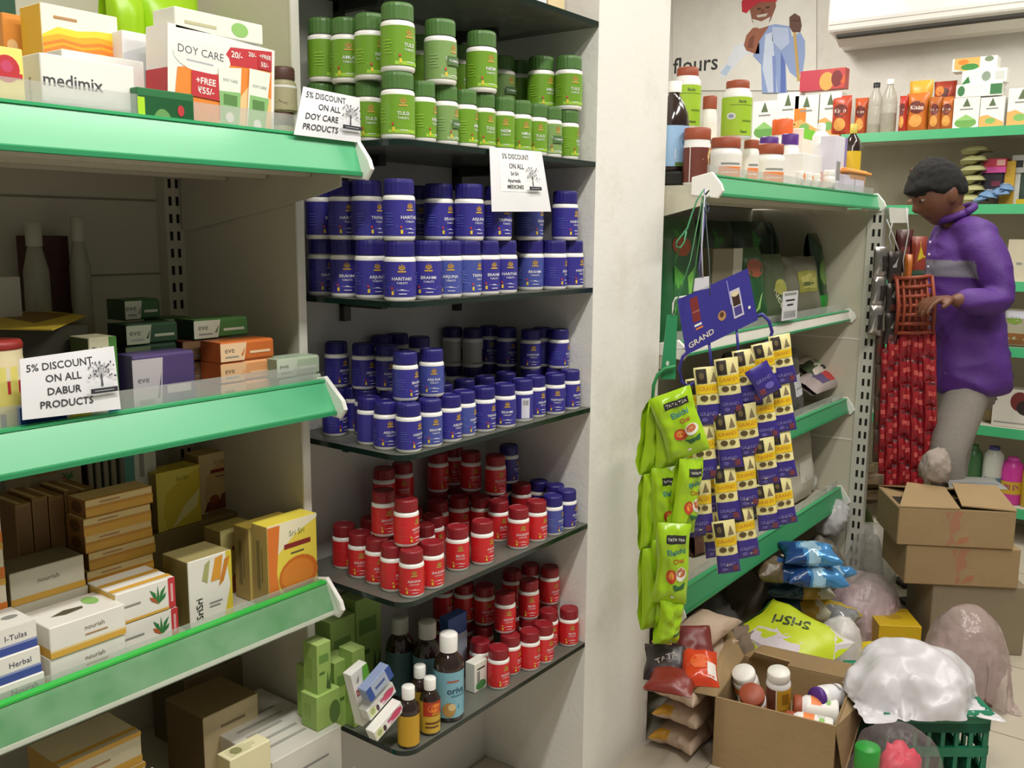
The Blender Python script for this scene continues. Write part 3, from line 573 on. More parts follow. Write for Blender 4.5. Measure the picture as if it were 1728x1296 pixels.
sheet('discount_sign', 'white discount sign hanging from the edge of the green jar shelf', [(826, 248), (914, 256), (930, 357), (830, 357)], 1.112,
      [('r', .15, .32, .84, .98, M('fafafc', .7))]+sgn([('5% DISCOUNT', .46, .88, .115), ('ON ALL', .45, .73, .115), ('Sri Sri', .40, .61, .085), ('Ayurveda', .38, .50, .085), ('MEDICINES', .40, .40, .085)], .72, .56, .44))
# middle shelf
z = 1.068+T0; GM = 'boxed goods on the middle shelf of the left bay'
pc = stand(2, z, Y=1.335)
t = capjar('canister', 'yellow and red striped canister at the left photo edge', (pc.x, 1.335, z), .036, .140, M('e8d9b0', .45), M('8e2a24', .45), M('e9dc7a', .45), None, [('r', 0, .62, 1, .80, RED), ('r', 0, .80, 1, 1, M('e8dcc0')), ('r', .40, .08, .43, .35, INK), ('r', .44, .10, .47, .35, INK), ('r', 0, 0, 1, .1, LBR)], hc=.1, shoulder=.97, capr=1.0)
dk = carton('tonic_carton', 'dark brown carton under the yellow flyer behind the discount sign', 'box', fit(42, 158, 556, z, Y=1.405, d=.10), M('3d3a2c', .6), [('r', .1, .6, .9, .7, M('5a563f')), ('r', .1, .4, .7, .5, M('5a563f'))], mside=M('35322a'), group=GM)
carton('tonic_carton', 'green and white carton with script lettering behind the discount sign', 'box', fit(158, 204, 571, z, Y=1.345, d=.055), M('dcd9b8', .5), [('r', .72, 0, 1, 1, M('4f8a3a')), ('r', 0, 0, 1, .2, BLU), ('t', .45, .86, .12, 'Dabur', M('44424a'), 0, .0, 'c', .66)], mside=M('55603c'), group=GM)
carton('balm_carton', 'flat blue carton under the discount sign on the middle left shelf', 'box', fit(36, 203, 688, z, Y=1.293, d=.03), M('1f62b8', .45), [('r', .45, .0, .88, 1, M('d8d6cc')), ('r', .48, .1, .7, .6, YW)], group=GM)
b = MB(); zf = dk.location.z+fit(42, 158, 556, z, Y=1.405, d=.10)[4]+.001
P = [at(x, y, Z=zf) for x, y in ((-6, 536), (60, 524), (146, 534), (88, 558), (-6, 556))]
b.add([tuple(q) for q in P]+[tuple(q+ZA*.002) for q in P], [tuple(range(5)), tuple(range(5, 10))[::-1]]+[(i, (i+1) % 5, (i+1) % 5+5, i+5) for i in range(5)], M('d8bd3c', .6))
Q = [at(x, y, Z=zf+.0022) for x, y in ((-4, 534), (56, 525), (120, 530), (60, 545))]; b.add([tuple(q) for q in Q], [(3, 2, 1, 0)], M('8a6a24', .6))
tag(b.build('flyer'), 'yellow paper flyer lying on the dark carton, middle left shelf', 'flyer')
for k, (px, R, yt, lab) in enumerate(((76, .0215, 374, 'dim clear bottle with white cap, back left of middle shelf'), (148, .0185, 366, 'slender clear bottle right of another at the back of the middle shelf'))):
    pb = stand(px, z, Y=1.66); H = along(pb, ZA, y=yt); gl = film('b9b6a2', .30, .15, 'bottle_plastic')
    lathe_thing('rose_water_bottle', lab, 'bottle', (pb.x, 1.66, z), [('bottle_body', [(R*.95, 0), (R, .006), (R, H*.42), (R*.92, H*.46), (R*1.0, H*.5), (R*.98, H*.72), (R*.6, H*.84), (R*.5, H*.87)], gl), ('bottle_cap', [(R*.62, H*.86), (R*.64, H*.995), (R*.5, H), (.001, H)], M('c4c0b0', .5)),
        ('bottle_label', [(R*1.02, H*.10), (R*1.02, H*.40)], M('a39a84', .6))], 'clear bottles on the middle shelf')
carton('remedy_carton', 'dark red carton between the two dim clear bottles', 'box', fit(62, 132, 398, z, Y=1.685, d=.035), M('4a2420', .6), group=GM)
carton('price_card', 'small pale card with a stamp behind the yellow flyer', 'card', fit(8, 50, 468, z, Y=1.58, d=.006), M('c8c4b4', .6), [('e', .5, .4, .3, .2, GREY), ('e', .5, .4, .2, .12, M('c8c4b4', .6))])
SE = [('e', .5, .5, .30, .3, M('3a3a28')), ]
def soap(name, label, bx, body, lab_, end, group, txt='eve', mt=None):
    return carton(name, label, 'soap', bx, body, [('p', [(0, .06), (.42, .06), (.47, .94), (0, .94)], lab_), ('t', .16, .62, .0145/bx[4], txt, M('4a4a42')), ('r', .08, .22, .32, .30, GREY), ('p', [(.36, .3), (.44, .7), (.40, .3)], body), ('r', .52, .35, .9, .48, lab_)], [('r', 0, 0, 1, 1, end)], group=group, mside=end, mtop=mt, bevel=.004)
GS = 'soap boxes on the middle shelf of the left bay'
PCH = M('e2b88a', .45); OR2 = M('c4682c', .4); GR2 = M('2f5e2a', .45); WG = M('cfd2bc', .5)
b0 = fit(374, 465, 600, z, Y=1.325, d=.055, h=.0345)
for k, nm in enumerate(('bottom', 'middle', 'top')):
    soap('soap_box', '%s orange soap box of the stack of three' % nm, (b0[0]+V((.001*k, 0, k*.035)), 0, b0[2], .055, .0345), OR2 if k == 2 else M('d99a66', .4), PCH if k < 2 else M('e6c49c', .45), M('9a4a20', .45), GS)
    soap('soap_box', '%s dim brown soap box behind the orange stack' % nm, (b0[0]+V((-.028, .062, k*.035)), 0, b0[2]*.9, .055, .0345), M('6a3a22', .5), M('8a6a4a', .5), M('542c1a', .5), GS)
soap('soap_box', 'purple soap box lowest at the left of the orange stack', fit(228, 334, 602, z, Y=1.318, d=.055), M('4b3c6a', .4), M('b6b0b4', .5), M('35294c'), GS)
bg = fit(212, 300, 560, z, Y=1.395, d=.055, h=.0345)
for k, (c1, c2) in enumerate((('5a2a22', '8a6a5a'), ('4a241c', '70584a'), ('20402a', '6a7a5a'), ('24482c', 'a8b094'))):
    soap('soap_box', '%s dim soap box of the pile above the purple box' % ('lowest', 'second', 'third', 'topmost')[k], (bg[0]+V((.003*k, 0, k*.035)), 0, bg[2], .055, .0345), M(c1, .45), M(c2, .5), M('1a2418' if k > 1 else '301814'), GS)
zt = z+4*.035
soap('soap_box', 'green soap box with pale label topmost behind the orange stack', fit(328, 421, 503, z+3*.035, Y=1.388, d=.055, h=.0345), M('4a7a3a', .42), WG, M('1f3c22'), GS, mt=M('5a8a4a', .4))
soap('soap_box', 'dark green soap box left of the topmost pale labelled green one', fit(275, 326, 503, z+3*.035, Y=1.452, d=.055, h=.0345), GR2, WG, M('1f3c22'), GS)
soap('soap_box', 'dark green soap box farthest left in the top layer of soaps', fit(212, 272, 503, z+3*.035+.035, Y=1.455, d=.055, h=.0345), GR2, WG, M('1f3c22'), GS)
bl = fit(472, 545, 600, z, Y=1.300, d=.052, h=.034)
for k in (0, 1):
    soap('soap_box', '%s mint green soap box at the right end of the middle left shelf' % ('lower', 'upper')[k], (bl[0]+V((-.004*k, 0, k*.0345)), 0, bl[2], .052, .034), M('a9b9a0', .45), M('c2cdb8', .5), M('7d9078'), GS)
# lower shelf
z = .686+T0; GL = 'soap and face mask cartons on the low shelf of the left bay'
GOL = M('d9a742', .5); WH2 = M('e9e6de', .45)
PLANT = lambda u, v, s: [('p', [(u, v-.3*s), (u+.05*s, v), (u, v+.5*s), (u-.05*s, v)], GRN), ('p', [(u, v-.3*s), (u+.2*s, v+.1*s), (u+.30*s, v+.4*s), (u+.10*s, v+.2*s)], GRN), ('p', [(u, v-.3*s), (u-.2*s, v+.1*s), (u-.30*s, v+.4*s), (u-.10*s, v+.2*s)], GRN), ('p', [(u, v-.3*s), (u-.25*s, v-.1*s), (u-.32*s, v+.1*s), (u-.12*s, v-.02*s)], M('b0582c')), ('p', [(u, v-.3*s), (u+.25*s, v-.1*s), (u+.3*s, v+.1*s), (u+.12*s, v-.02*s)], GRN)]
b0 = fit(-40, 78, 0, z, Y=1.305, d=.075, h=.039)
for k, nm in enumerate(('lowest', 'middle', 'topmost')):
    carton('soap_carton', '%s white and blue soap carton at the left photo edge' % nm, 'soap', (b0[0]+V((-.002*k, .003*k, k*.0395)), 0, b0[2], .075, .039), WH2, [('r', 0, 0, 1, .28, M('3a4f9a')), ('r', 0, .28, 1, .36, M('8f9ac6')), ('t', .70, .62, .30, ('Nourish', 'Herbal', 'I-Tulas')[k], M('4c4c64'), 0, 0, 'c', .5)], top=[('e', .8, .5, .12, .1, GREY)], group=GL)
b0 = fit(88, 214, 0, z, Y=1.315, d=.085, h=.048)
for k, nm in enumerate(('lower', 'upper')):
    carton('soap_carton', '%s white and gold soap carton of the front pair' % nm, 'soap', (b0[0]+V((.001*k, -.002*k, k*.0485)), 0, b0[2], .085, .048), WH2, [('r', 0, 0, 1, .18, GOL), ('r', 0, .18, 1, .24, M('e7c98a')), ('t', .58, .66, .22, 'nourish', M('7a6a5a')), ('r', .45, .40, .75, .45, LBR)], [('r', 0, 0, 1, .3, GOL)], [('p', [(.18, .45), (.4, .58), (.62, .52), (.6, .42), (.35, .36)], M('55503c')), ('e', .78, .65, .10, .2, LGN)], group=GL)
b0 = fit(204, 302, 0, z, Y=1.335, d=.085, h=.052)
for k, nm in enumerate(('lower', 'upper')):
    carton('soap_carton', '%s white soap carton with red end and plant print' % nm, 'soap', (b0[0]+V((-.003*k, 0, k*.054)), 0, b0[2], .085, .052), WH2, [('r', .88, 0, 1, 1, RED), ('r', .92, .2, .96, .8, M('e0a8a8'))]+[('p', [(.70+(a-.7)*.62, b_) for a, b_ in q[1]], q[2]) for q in PLANT(.70, .5, .75)]+[('r', .08, .5, .4, .55, GREY), ('r', 0, 0, .88, .08, GOL)], [('e', .5, .5, .45, .45, GOL)], [('r', 0, .1, 1, .25, GOL), ('r', 0, .5, 1, .65, GOL)], mside=M('d9b860'), group=GL)
pb = fit(156, 266, 846, z, Y=1.432, d=.055); nL = 8; hL = pb[4]/nL
for k in range(nL):
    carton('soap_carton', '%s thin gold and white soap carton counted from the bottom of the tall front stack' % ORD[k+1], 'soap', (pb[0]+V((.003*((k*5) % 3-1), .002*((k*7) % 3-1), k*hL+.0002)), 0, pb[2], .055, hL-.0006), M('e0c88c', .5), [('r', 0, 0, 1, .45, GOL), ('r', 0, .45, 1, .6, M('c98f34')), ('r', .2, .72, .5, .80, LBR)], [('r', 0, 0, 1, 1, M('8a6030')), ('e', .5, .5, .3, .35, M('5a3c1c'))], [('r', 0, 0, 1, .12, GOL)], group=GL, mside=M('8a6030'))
for k in range(5):
    carton('soap_carton', '%s upright gold soap carton behind the tall front stack, counted from the left' % ORD[k+1], 'soap', (V((pb[0].x-.078+.027*k, 1.496, z+.11)), 0, .0255, .085, pb[4]-.11+.004*(k % 2)), M('8a6a38', .5), [('r', .1, .05, .9, .95, M('7a5a30'))], [('r', 0, 0, 1, .2, GOL)], [('r', .1, 0, .4, 1, M('d9c48c'))], group=GL, mside=M('6d4c26'))
carton('soap_carton', 'wide plain white carton under the upright gold soaps', 'soap', (V((pb[0].x-.082, 1.49, z)), 0, .15, .095, .1095), M('c9c2ac', .5), group=GL)
b0 = fit(33, 158, 968, z, Y=1.412, d=.07); hh = (b0[4])/3
for k, nm in enumerate(('lowest', 'middle', 'topmost')):
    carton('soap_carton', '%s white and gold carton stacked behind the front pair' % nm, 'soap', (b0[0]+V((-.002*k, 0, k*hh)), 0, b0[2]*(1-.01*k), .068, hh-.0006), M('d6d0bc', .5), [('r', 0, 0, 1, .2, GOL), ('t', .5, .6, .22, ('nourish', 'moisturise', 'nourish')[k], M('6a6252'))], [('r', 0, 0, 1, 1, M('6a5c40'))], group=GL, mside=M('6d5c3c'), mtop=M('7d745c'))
b0 = fit(-34, 23, 867, z, Y=1.395, d=.06); hh = b0[4]/5
for k in range(5):
    carton('soap_carton', '%s orange and white small carton from the bottom, left photo edge' % ORD[k+1], 'soap', (b0[0]+V((0, 0, k*hh)), 0, b0[2], .06, hh-.0006), M('e6ddc4', .5), [('r', 0, 0, 1, .30, ORG), ('r', 0, .8, 1, 1, GOL)], group=GL)
# back row: cartons standing on a lower layer of cartons
def facemask(label, x0, x1, yt, Y, z, d, c, c2, pic, seed=0, red=True, yaw=0):
    A = [('p', [(0, 0), (.20, 0), (.12, .3), (.20, .62), (.55, .82), (1, .95), (1, 1), (0, 1)], c2), ('t', .58, .84, .10, 'Sri Sri', M('6a7a3a'), 0, 0, 'c', .5)]
    if red: A += [('r', .32, .66, .86, .72, M('8a2a26')), ('r', .45, .58, .72, .60, M('6a5a3a'))]
    A += pic
    return carton('face_mask_carton', label, 'box', fit(x0, x1, yt, z, Y=Y, d=d, yaw=yaw), c, A, [('r', .3, .2, .5, .8, M('8a7a4a')), ('r', .6, .3, .66, .7, M('8a7a4a'))], group='yellow carton row on the low shelf', mside=M('b59a5a', .5))
zz = z+.105
EARTH = [('p', [(.1, .02), (.2, .18), (.45, .22), (.7, .17), (.98, .24), (1, .02)], M('7a3a24')), ('e', .4, .22, .13, .07, M('9a4a2c')), ('e', .72, .22, .15, .07, M('8a4630'))]
ORNG = [('e', .62, .20, .34, .22, M('d0782c')), ('e', .60, .22, .24, .15, M('e0913c'))]
POW = [('e', .60, .30, .40, .24, M('cf6f22')), ('e', .58, .31, .33, .19, M('de8530')), ('p', [(0, 0), (.24, 0), (.16, .4), (.24, .98), (0, .98)], M('e07a30'))]
carton('face_mask_carton', 'wide tan carton beneath the bright yellow carton of the back row', 'box', (stand(262, z, Y=1.555), 0, .245, .11, .1045), M('8f7d4e', .5), [('r', .05, .2, .95, .3, M('7a6a40'))], group='yellow carton row on the low shelf')
facemask('bright yellow carton standing in the back row on the low shelf', 268, 341, 800, 1.56, zz, .05, M('dcc63c', .5), M('e6d860', .5), [('p', [(.3, 0), (.9, .3), (.98, .6), (.6, .35)], M('ece29a'))], red=False)
facemask('cream carton with earth red heap print in the back row', 339, 397, 770, 1.595, zz, .05, M('d9b878', .5), M('e4cd98', .5), EARTH)
facemask('cream carton with orange fruit print at the back right', 398, 449, 757, 1.61, zz, .05, M('d9a878', .5), M('e2bd90', .5), ORNG)
facemask('cream carton with red powder heap behind the white turmeric carton', 376, 433, 897, 1.42, z, .05, M('d3c070', .5), M('e0d490', .5), EARTH)
carton('face_mask_carton', 'white turmeric carton with sideways green lettering near the low rail', 'box', fit(322, 394, 950, z, Y=1.335, d=.075), M('e8e6dc', .45),
       [('p', [(.78, 0), (1, 0), (1, 1), (.86, 1), (.96, .5)], M('d6c238')), ('t', .22, .27, .15, 'SriSri', M('2f3a2a'), 90, .02), ('p', [(.50, .62), (.62, .95), (.80, .97), (.72, .62)], M('d99a34')), ('p', [(.68, .52), (.80, .58), (.96, .92), (.84, .9)], M('c97f24')), ('p', [(.30, .68), (.42, .62), (.5, .95), (.38, .9)], M('a9aa70')), ('r', .45, .3, .75, .32, GREY), ('r', .45, .25, .7, .27, GREY)], [('r', .1, .05, .9, .95, M('6d6236'))], group='yellow carton row on the low shelf', mside=M('73683c', .5), mtop=M('a89c68'))
facemask('yellow carton with round orange powder at the right end of low shelf', 455, 537, 890, 1.309, z, .045, M('ecd850', .5), M('f3eccb', .5), POW)
facemask('yellow carton seen edgewise left of the orange powder carton', 424, 500, 893, 1.36, z, .045, M('d9bd58', .5), M('e4cf80', .5), EARTH)
for k in range(5):
    carton('face_mask_carton', '%s slim dark spined carton from the left at the back of the low shelf' % ORD[k+1], 'box', fit(150+13*k, 161+13*k, 765, z+.19, Y=1.60, d=.09), M(('4c3d33', '5f5a40', '3f4a3a', '5a5a44', '46503f')[k], .5), [('r', .2, .1, .8, .9, M('8a8468'))], group='slim cartons at the back')
carton('face_mask_carton', 'teal and white carton at the back of the low left shelf', 'box', fit(213, 266, 764, z+.19, Y=1.585, d=.03), M('c6ccc0', .5), [('r', 0, 0, .30, 1, M('4a9088')), ('r', .45, .3, .6, .9, GREY), ('p', [(.7, .0), (.8, .25), (.86, .05), (.98, .2), (.98, 0)], GRN)], group='slim cartons at the back')
carton('face_mask_carton', 'cream carton with green plant print at the back left', 'box', fit(53, 141, 770, z+.19, Y=1.60, d=.09), M('a3977a', .5), [(q[0], [(a, b_*.6+.2) for a, b_ in q[1]], q[2]) for q in PLANT(.72, .5, .4)]+[('r', .1, .6, .5, .66, LBR)], group='slim cartons at the back', mtop=M('8f7a4a'))
carton('soap_carton', 'long plain carton carrying the slim cartons at the back', 'box', (stand(30, z, Y=1.584), 0, .24, .115, .1895), M('7d735a', .55), group=GL)
# base shelf
z = .315+T0; GB = 'cartons on the bottom shelf of the left bay'
ALM = [('e', .5, .34, .22, .13, M('8a4a22')), ('p', [(.55, .38), (.8, .48), (.7, .35)], M('b0602c')), ('r', .3, .79, .75, .82, M('8a7a5a'))]
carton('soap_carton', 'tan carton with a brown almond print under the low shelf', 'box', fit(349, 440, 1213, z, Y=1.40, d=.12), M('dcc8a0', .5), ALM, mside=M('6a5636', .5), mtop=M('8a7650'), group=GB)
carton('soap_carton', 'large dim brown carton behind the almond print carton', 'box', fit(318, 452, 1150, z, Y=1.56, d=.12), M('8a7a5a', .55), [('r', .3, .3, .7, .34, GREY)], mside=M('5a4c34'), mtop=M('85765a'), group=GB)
b0 = fit(132, 264, 0, z, Y=1.345, d=.10, h=.056)
for k in range(4):
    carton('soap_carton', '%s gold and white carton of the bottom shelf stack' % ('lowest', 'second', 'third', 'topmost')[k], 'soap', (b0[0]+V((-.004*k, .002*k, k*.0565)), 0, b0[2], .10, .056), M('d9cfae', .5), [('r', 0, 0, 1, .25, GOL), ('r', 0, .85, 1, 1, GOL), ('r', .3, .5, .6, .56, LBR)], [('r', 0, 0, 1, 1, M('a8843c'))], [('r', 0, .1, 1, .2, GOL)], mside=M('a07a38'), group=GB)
b0 = fit(205, 326, 0, z, Y=1.225, d=.10, h=.056)
for k in range(3):
    carton('soap_carton', '%s white soap carton frontmost on the bottom left shelf' % ('lowest', 'middle', 'topmost')[k], 'soap', (b0[0]+V((0, 0, k*.0565)), 0, b0[2], .10, .056), WH2, [('r', 0, 0, 1, .3, GOL), ('r', .3, .6, .7, .66, GREY)], [('r', 0, 0, 1, .3, GOL)], [('r', .2, .4, .7, .5, GREY)], group=GB)
bw = fit(462, 578, 1288, z, Y=1.25, d=.24)
carton('soap_carton', 'big white carton with grey print at the right end of bottom shelf', 'box', bw, M('d9d6cc', .5), [('r', .2, .6, .8, .64, GREY)], top=lines(.15, .8, .7, 6, .12, M('a8a8a0'), .03), group=GB)
carton('soap_carton', 'yellow tinted carton lying beside the big white bottom carton', 'box', fit(395, 462, 1284, z, Y=1.225, d=.035), M('e0d9b0', .5), top=lines(.1, .8, .7, 4, .18, M('b9b48c'), .06)+[('e', .3, .5, .12, .3, M('8a8a60'))], mside=M('b8aa78'), group=GB)
# goods on the lowest glass shelf
z = ZS['E']+T0; LG = M('9fbf66', .5); LG2 = M('b3cf7c', .5)
def green_box(label, x0, x1, yt, Y, zb=None, d=.04, pic=True):
    return carton('herbal_carton', label, 'box', fit(x0, x1, yt, z if zb is None else zb, Y=Y, d=d), LG, [('r', .12, .62, .8, .78, M('6f9648')), ('r', .12, .4, .5, .45, M('55793a')), ('p', [(.6, .1), (.72, .42), (.78, .2), (.95, .4), (.9, .05)], M('4a6a34'))] if pic else [('e', .75, .35, .24, .34, M('5a7a3c'))], [('r', .2, .3, .6, .7, M('86a850'))], group='light green cartons on the lowest glass shelf', mtop=LG2, mside=M('93b45c'))
zw = bw[0].z+bw[4]+T0
bs = fit(536, 575, 1178, zw, Y=1.272, d=.05)
for a in (('light green carton at the far left on the big white carton', 517, 539, 1126, 1.318, zw, .026), ('short light green carton with dark round print on the big white carton', 536, 575, 1178, 1.265, zw, .045, False), ('light green carton balanced on the short green carton', 537, 560, 1090, 1.270, bs[0].z+bs[4]+T0+.001, .04),
          ('light green carton at the left end of the lowest glass shelf', 567, 597, 1120, 1.285, None, .045), ('light green carton behind the left end one on the lowest glass shelf', 561, 602, 1052, 1.345, None, .045), ('large light green carton with dark leaves at the back left', 603, 645, 1015, 1.352, None, .05), ('slim light green carton left of the leaning tube cartons', 598, 618, 1100, 1.262, None, .04)):
    green_box(*a)
pz = stand(620, z, Y=1.17)
def tube_box(label, x, y, L, yaw, roll, items, Y, hh=.026, mat=WHITE, lean=0):
    """a slim carton: its front foot corner seen at pixel x, y on plane Y"""
    p = at(x, y, Y=Y); return carton('tube_carton', label, 'box', (p, yaw, L, .022, hh), mat, items, roll=roll, group='slim tube cartons leaning by the syrup bottles')
PK = [('e', .16, .5, .13, .42, M('dfe3b0')), ('e', .16, .5, .08, .25, M('a9b878')), ('e', .33, .4, .05, .28, M('4a3038')), ('r', .46, .45, .95, .72, M('c25a86')), ('r', .5, .2, .85, .3, M('d98fb0')), ('e', .75, .55, .2, .3, M('c9486a'))]
tube_box('pink and white tube carton lowest by the yellow label bottle', 637, 1252, .078, 0, -24, PK, 1.137, .024)
tube_box('pink and white tube carton above its twin by the bottles', 626, 1217, .074, 0, -24, PK, 1.160, .026)
tube_box('blue and silver tube carton leaning on the pink ones', 626, 1186, .066, 0, -26, [('r', 0, 0, .2, 1, M('2d4f9a')), ('r', .8, 0, 1, 1, M('2d4f9a')), ('r', .2, .05, .8, .95, M('a9b4c8')), ('r', .3, .4, .7, .6, M('4a5f9a'))], 1.150, .030, M('8d9cc0', .4))
carton('tube_carton', 'tall white carton with a red name leaning behind the pink tubes', 'box', (at(612, 1226, Y=1.19), 0, .042, .02, .115), WHITE, [('r', .1, .56, .98, .68, M('a8283a')), ('t', .54, .62, .09, 'LACTO', WHITE, 0, .01, 'c', .8), ('p', [(.55, .7), (.7, 1), (1, 1), (1, .72)], M('66b03a')), ('p', [(.2, .8), (.4, .92), (.35, .8)], GREY)], roll=-14, group='slim tube cartons leaning by the syrup bottles')
AMB = M('2a1a16', .12, .05, coat=.6)
def syrup(label, px, py, R, H, items, lab, cap=PLW, name='syrup_bottle', body=AMB, rz=0, neck=.34, lz=(.06, .60), group='dark syrup bottles with white caps'):
    p = at(px, py, Z=z); k = V((p.x, p.y, 0)).normalized()*R; x, y = p.x+k.x, p.y+k.y
    x = max(x, 1.165+R); y = max(y, 1.119+R)
    t = lathe_thing(name, label, 'bottle', (x, y, z), [('bottle_body', [(R*.92, 0), (R, .004), (R, H*.62), (R*.93, H*.69), (R*.62, H*.76), (R*neck*1.1, H*.80), (R*neck*1.1, H*.84)], body),
        ('bottle_cap', [(R*.60, H*.80), (R*.61, H*.985), (R*.54, H), (.001, H)], cap)], group, rz)
    g = MB(); Wl = 2*pi*R; z0, z1 = H*lz[0], H*lz[1]; hl = z1-z0
    def fn(a, b_, off=0): q = (a-Wl/2)/R-pi/2; return ((R+.0005+off)*cos(q), (R+.0005+off)*sin(q), z0+b_)
    g.grid(lambda u, v: fn((.12+.76*u)*Wl, v*hl), 30, 1, lab); g.art(fn, Wl, hl, items); g.build('bottle_label', t); BL.append((x, y, R)); return t
TB = M('7fb4c4', .4)
syrup('small syrup bottle with plain yellow label at the glass corner', 700, 1270, .0205, .118, [], M('c79a24', .45), rz=-.3, lz=(.05, .56))
syrup('small syrup bottle with red and gold label near the glass corner', 740, 1249, .0195, .112, [('r', .3, .55, .75, 1, M('b23a24')), ('e', .5, .8, .12, .14, ORG), ('r', .34, .30, .62, .36, BRN), ('r', .34, .18, .56, .23, BRN), ('t', .52, .62, .11, 'AMLA', YW)], M('c9a83a', .45), rz=-.3, lz=(.05, .62))
syrup('small white capped syrup bottle behind the two front ones', 709, 1225, .0195, .118, [], M('a8842c', .45), rz=-.3)
syrup('large syrup bottle with light blue label right of the small ones', 770, 1226, .030, .176, [('t', .52, .60, .20, 'oriva', M('1f3f5a'), 0, .02, 'c', .34), ('r', .42, .78, .55, .82, M('b05a4a')), ('r', .46, .46, .66, .49, M('4f7f9a')), ('p', [(.3, 0), (.78, 0), (.78, .35), (.55, .28), (.3, .36)], M('3f86b0')), ('e', .44, .18, .07, .16, M('b08a4a')), ('e', .47, .24, .04, .08, M('d9c08a'))], TB, rz=-.45)
syrup('large dim syrup bottle behind the light blue label one', 722, 1192, .030, .172, [], M('5f8690', .5), rz=-.3, cap=M('d0cec4', .4))
syrup('large dim syrup bottle farthest left at the back of the lowest glass shelf', 676, 1182, .030, .172, [], M('4f6f72', .5), rz=-.3, cap=M('b8b6aa', .4))
for lab, x0, x1, yt, Y, hexs, A in (('white and green carton standing right of the large syrup bottle', 801, 822, 1122, 1.165, 'e6e4d8', [('e', .5, .2, .4, .16, M('4a8a4a')), ('r', .2, .75, .8, .8, INK), ('r', .2, .3, .4, .7, GREY)]), ('blue topped carton between the large syrup bottle and red jars', 757, 788, 1046, 1.235, '3d5a9a', [('r', 0, 0, 1, .7, M('b9c0d0'))])):
    bx = fit(x0, x1, yt, z, Y=Y, d=.026); carton('medicine_carton', lab, 'box', bx, M(hexs, .5), A, mtop=M('4a66b0') if '3d5' in hexs else None); BL.append((bx[0].x+bx[2]/2, bx[0].y+.013, .021))

# two cartons on the topmost glass shelf
for lab, x0, x1, c, c2 in (('blue and white carton just visible on the topmost glass shelf', 893, 922, '5f8fc8', 'e0e4ea'), ('tan carton just visible on the topmost glass shelf', 924, 952, 'd0a060', 'e4cfa0')):
    carton('medicine_carton', lab, 'box', fit(x0, x1, 0, ZS['T']+T0, Y=1.17, d=.05, h=.09), M(c, .5), [('p', [(0, .0), (.5, .2), (1, .1), (1, .5), (0, .6)], M(c2, .5)), ('r', .2, .7, .8, .8, M(c2, .5))], group='cartons on the topmost glass shelf')
# ================================================================== goods in the right bay
z = 1.480+T0; GR = 'jars and bottles on the top shelf of the right bay'
RUST = M('9c4a2e', .5); ORL = M('f08a4a', .45); LIMEL = M('a3c832', .42); WJ = M('f0efec', .32, .03); VIO = M('5a2f86', .42)
def cj(label, xc, wpx, yt, Y, cap, lab, items=(), zb=None, yb=None, body=WJ, hc=.22, name='remedy_jar', **kw):
    p = stand(xc, z if zb is None else zb, Y=Y)
    if yb is not None: p = at(xc, yb, Y=Y)
    R = wpx*depth(p)/F/2; H = along(p, ZA, y=yt); p = p+V((0, R*.6, 0))
    return capjar(name, label, p, R, H, body, cap, lab, GR, items, hc, rz=-.75, **kw), p, R, H
ORI = [('r', .38, .25, .62, .62, ORL), ('r', .40, .40, .58, .46, M('f6d8c0')), ('r', .40, .68, .6, .74, GREY), ('e', .36, .3, .03, .12, LGN)]
LIM = [('r', .36, .78, .66, .80, M('6f8f22')), ('t', .50, .88, .10, 'Baidy', INK, 0, .01, 'c', .2), ('e', .38, .50, .05, .09, M('d8dcd0')), ('e', .38, .50, .03, .05, M('8a9ab0')), ('t', .52, .10, .09, 'Noni', INK, 0, .02, 'c', .16), ('r', .5, .36, .62, .40, M('6f8f22'))]
# lower tier, front to back
t, p0, R0, H0 = cj('brown label jar with rust lid at the near end of the right top shelf', 1186, 45, 216, 1.055, RUST, M('6d3428', .45), [('p', [(.44, .55), (.62, 1), (.70, 1), (.62, .5)], M('e6c98a')), ('r', .36, 0, .37, 1, PLW)], capr=1.0, shoulder=.95)
t, p1, R1, H1 = cj('wide white jar with orange label and rust lid, second from the near end', 1237, 55, 232, 1.06, RUST, M('eeeae2', .4), ORI)
cj('white jar with orange label and rust lid, left of the widest front jar', 1272, 27, 236, 1.065, RUST, M('eeeae2', .4), ORI, hc=.18)
cj('wide white jar with rust lid in the middle of the right top shelf front', 1310, 52, 243, 1.065, RUST, M('eeeae2', .4), ORI)
t, p2, R2, H2 = cj('plain white jar supporting the near lime green jar', 1160, 44, 218, 1.20, RUST, M('e8e4da', .4), ORI)
cj('slim white jar with orange label standing between the lime green jars', 1199, 26, 162, 1.24, RUST, M('eeeae2', .4), ORI, hc=.14)
cj('white jar with purple lid behind the widest front jar', 1303, 34, 231, 1.165, VIO, M('e9e8ea', .4), [('r', .4, .2, .6, .5, M('b9a8cc'))], hc=.18)
cj('white jar with purple lid beneath the orange lidded jar', 1337, 31, 226, 1.16, VIO, M('e9e8ea', .4), [('r', .4, .2, .6, .5, M('b9a8cc'))], hc=.18)
cj('white jar with bright orange lid behind the purple lidded jars', 1325, 38, 201, 1.275, M('e2642c', .45), M('eeeae2', .4), ORI, hc=.2)
cj('white jar with orange label and rust lid behind the wide second jar', 1214, 26, 236, 1.10, RUST, M('eeeae2', .4), ORI, hc=.2) if False else None
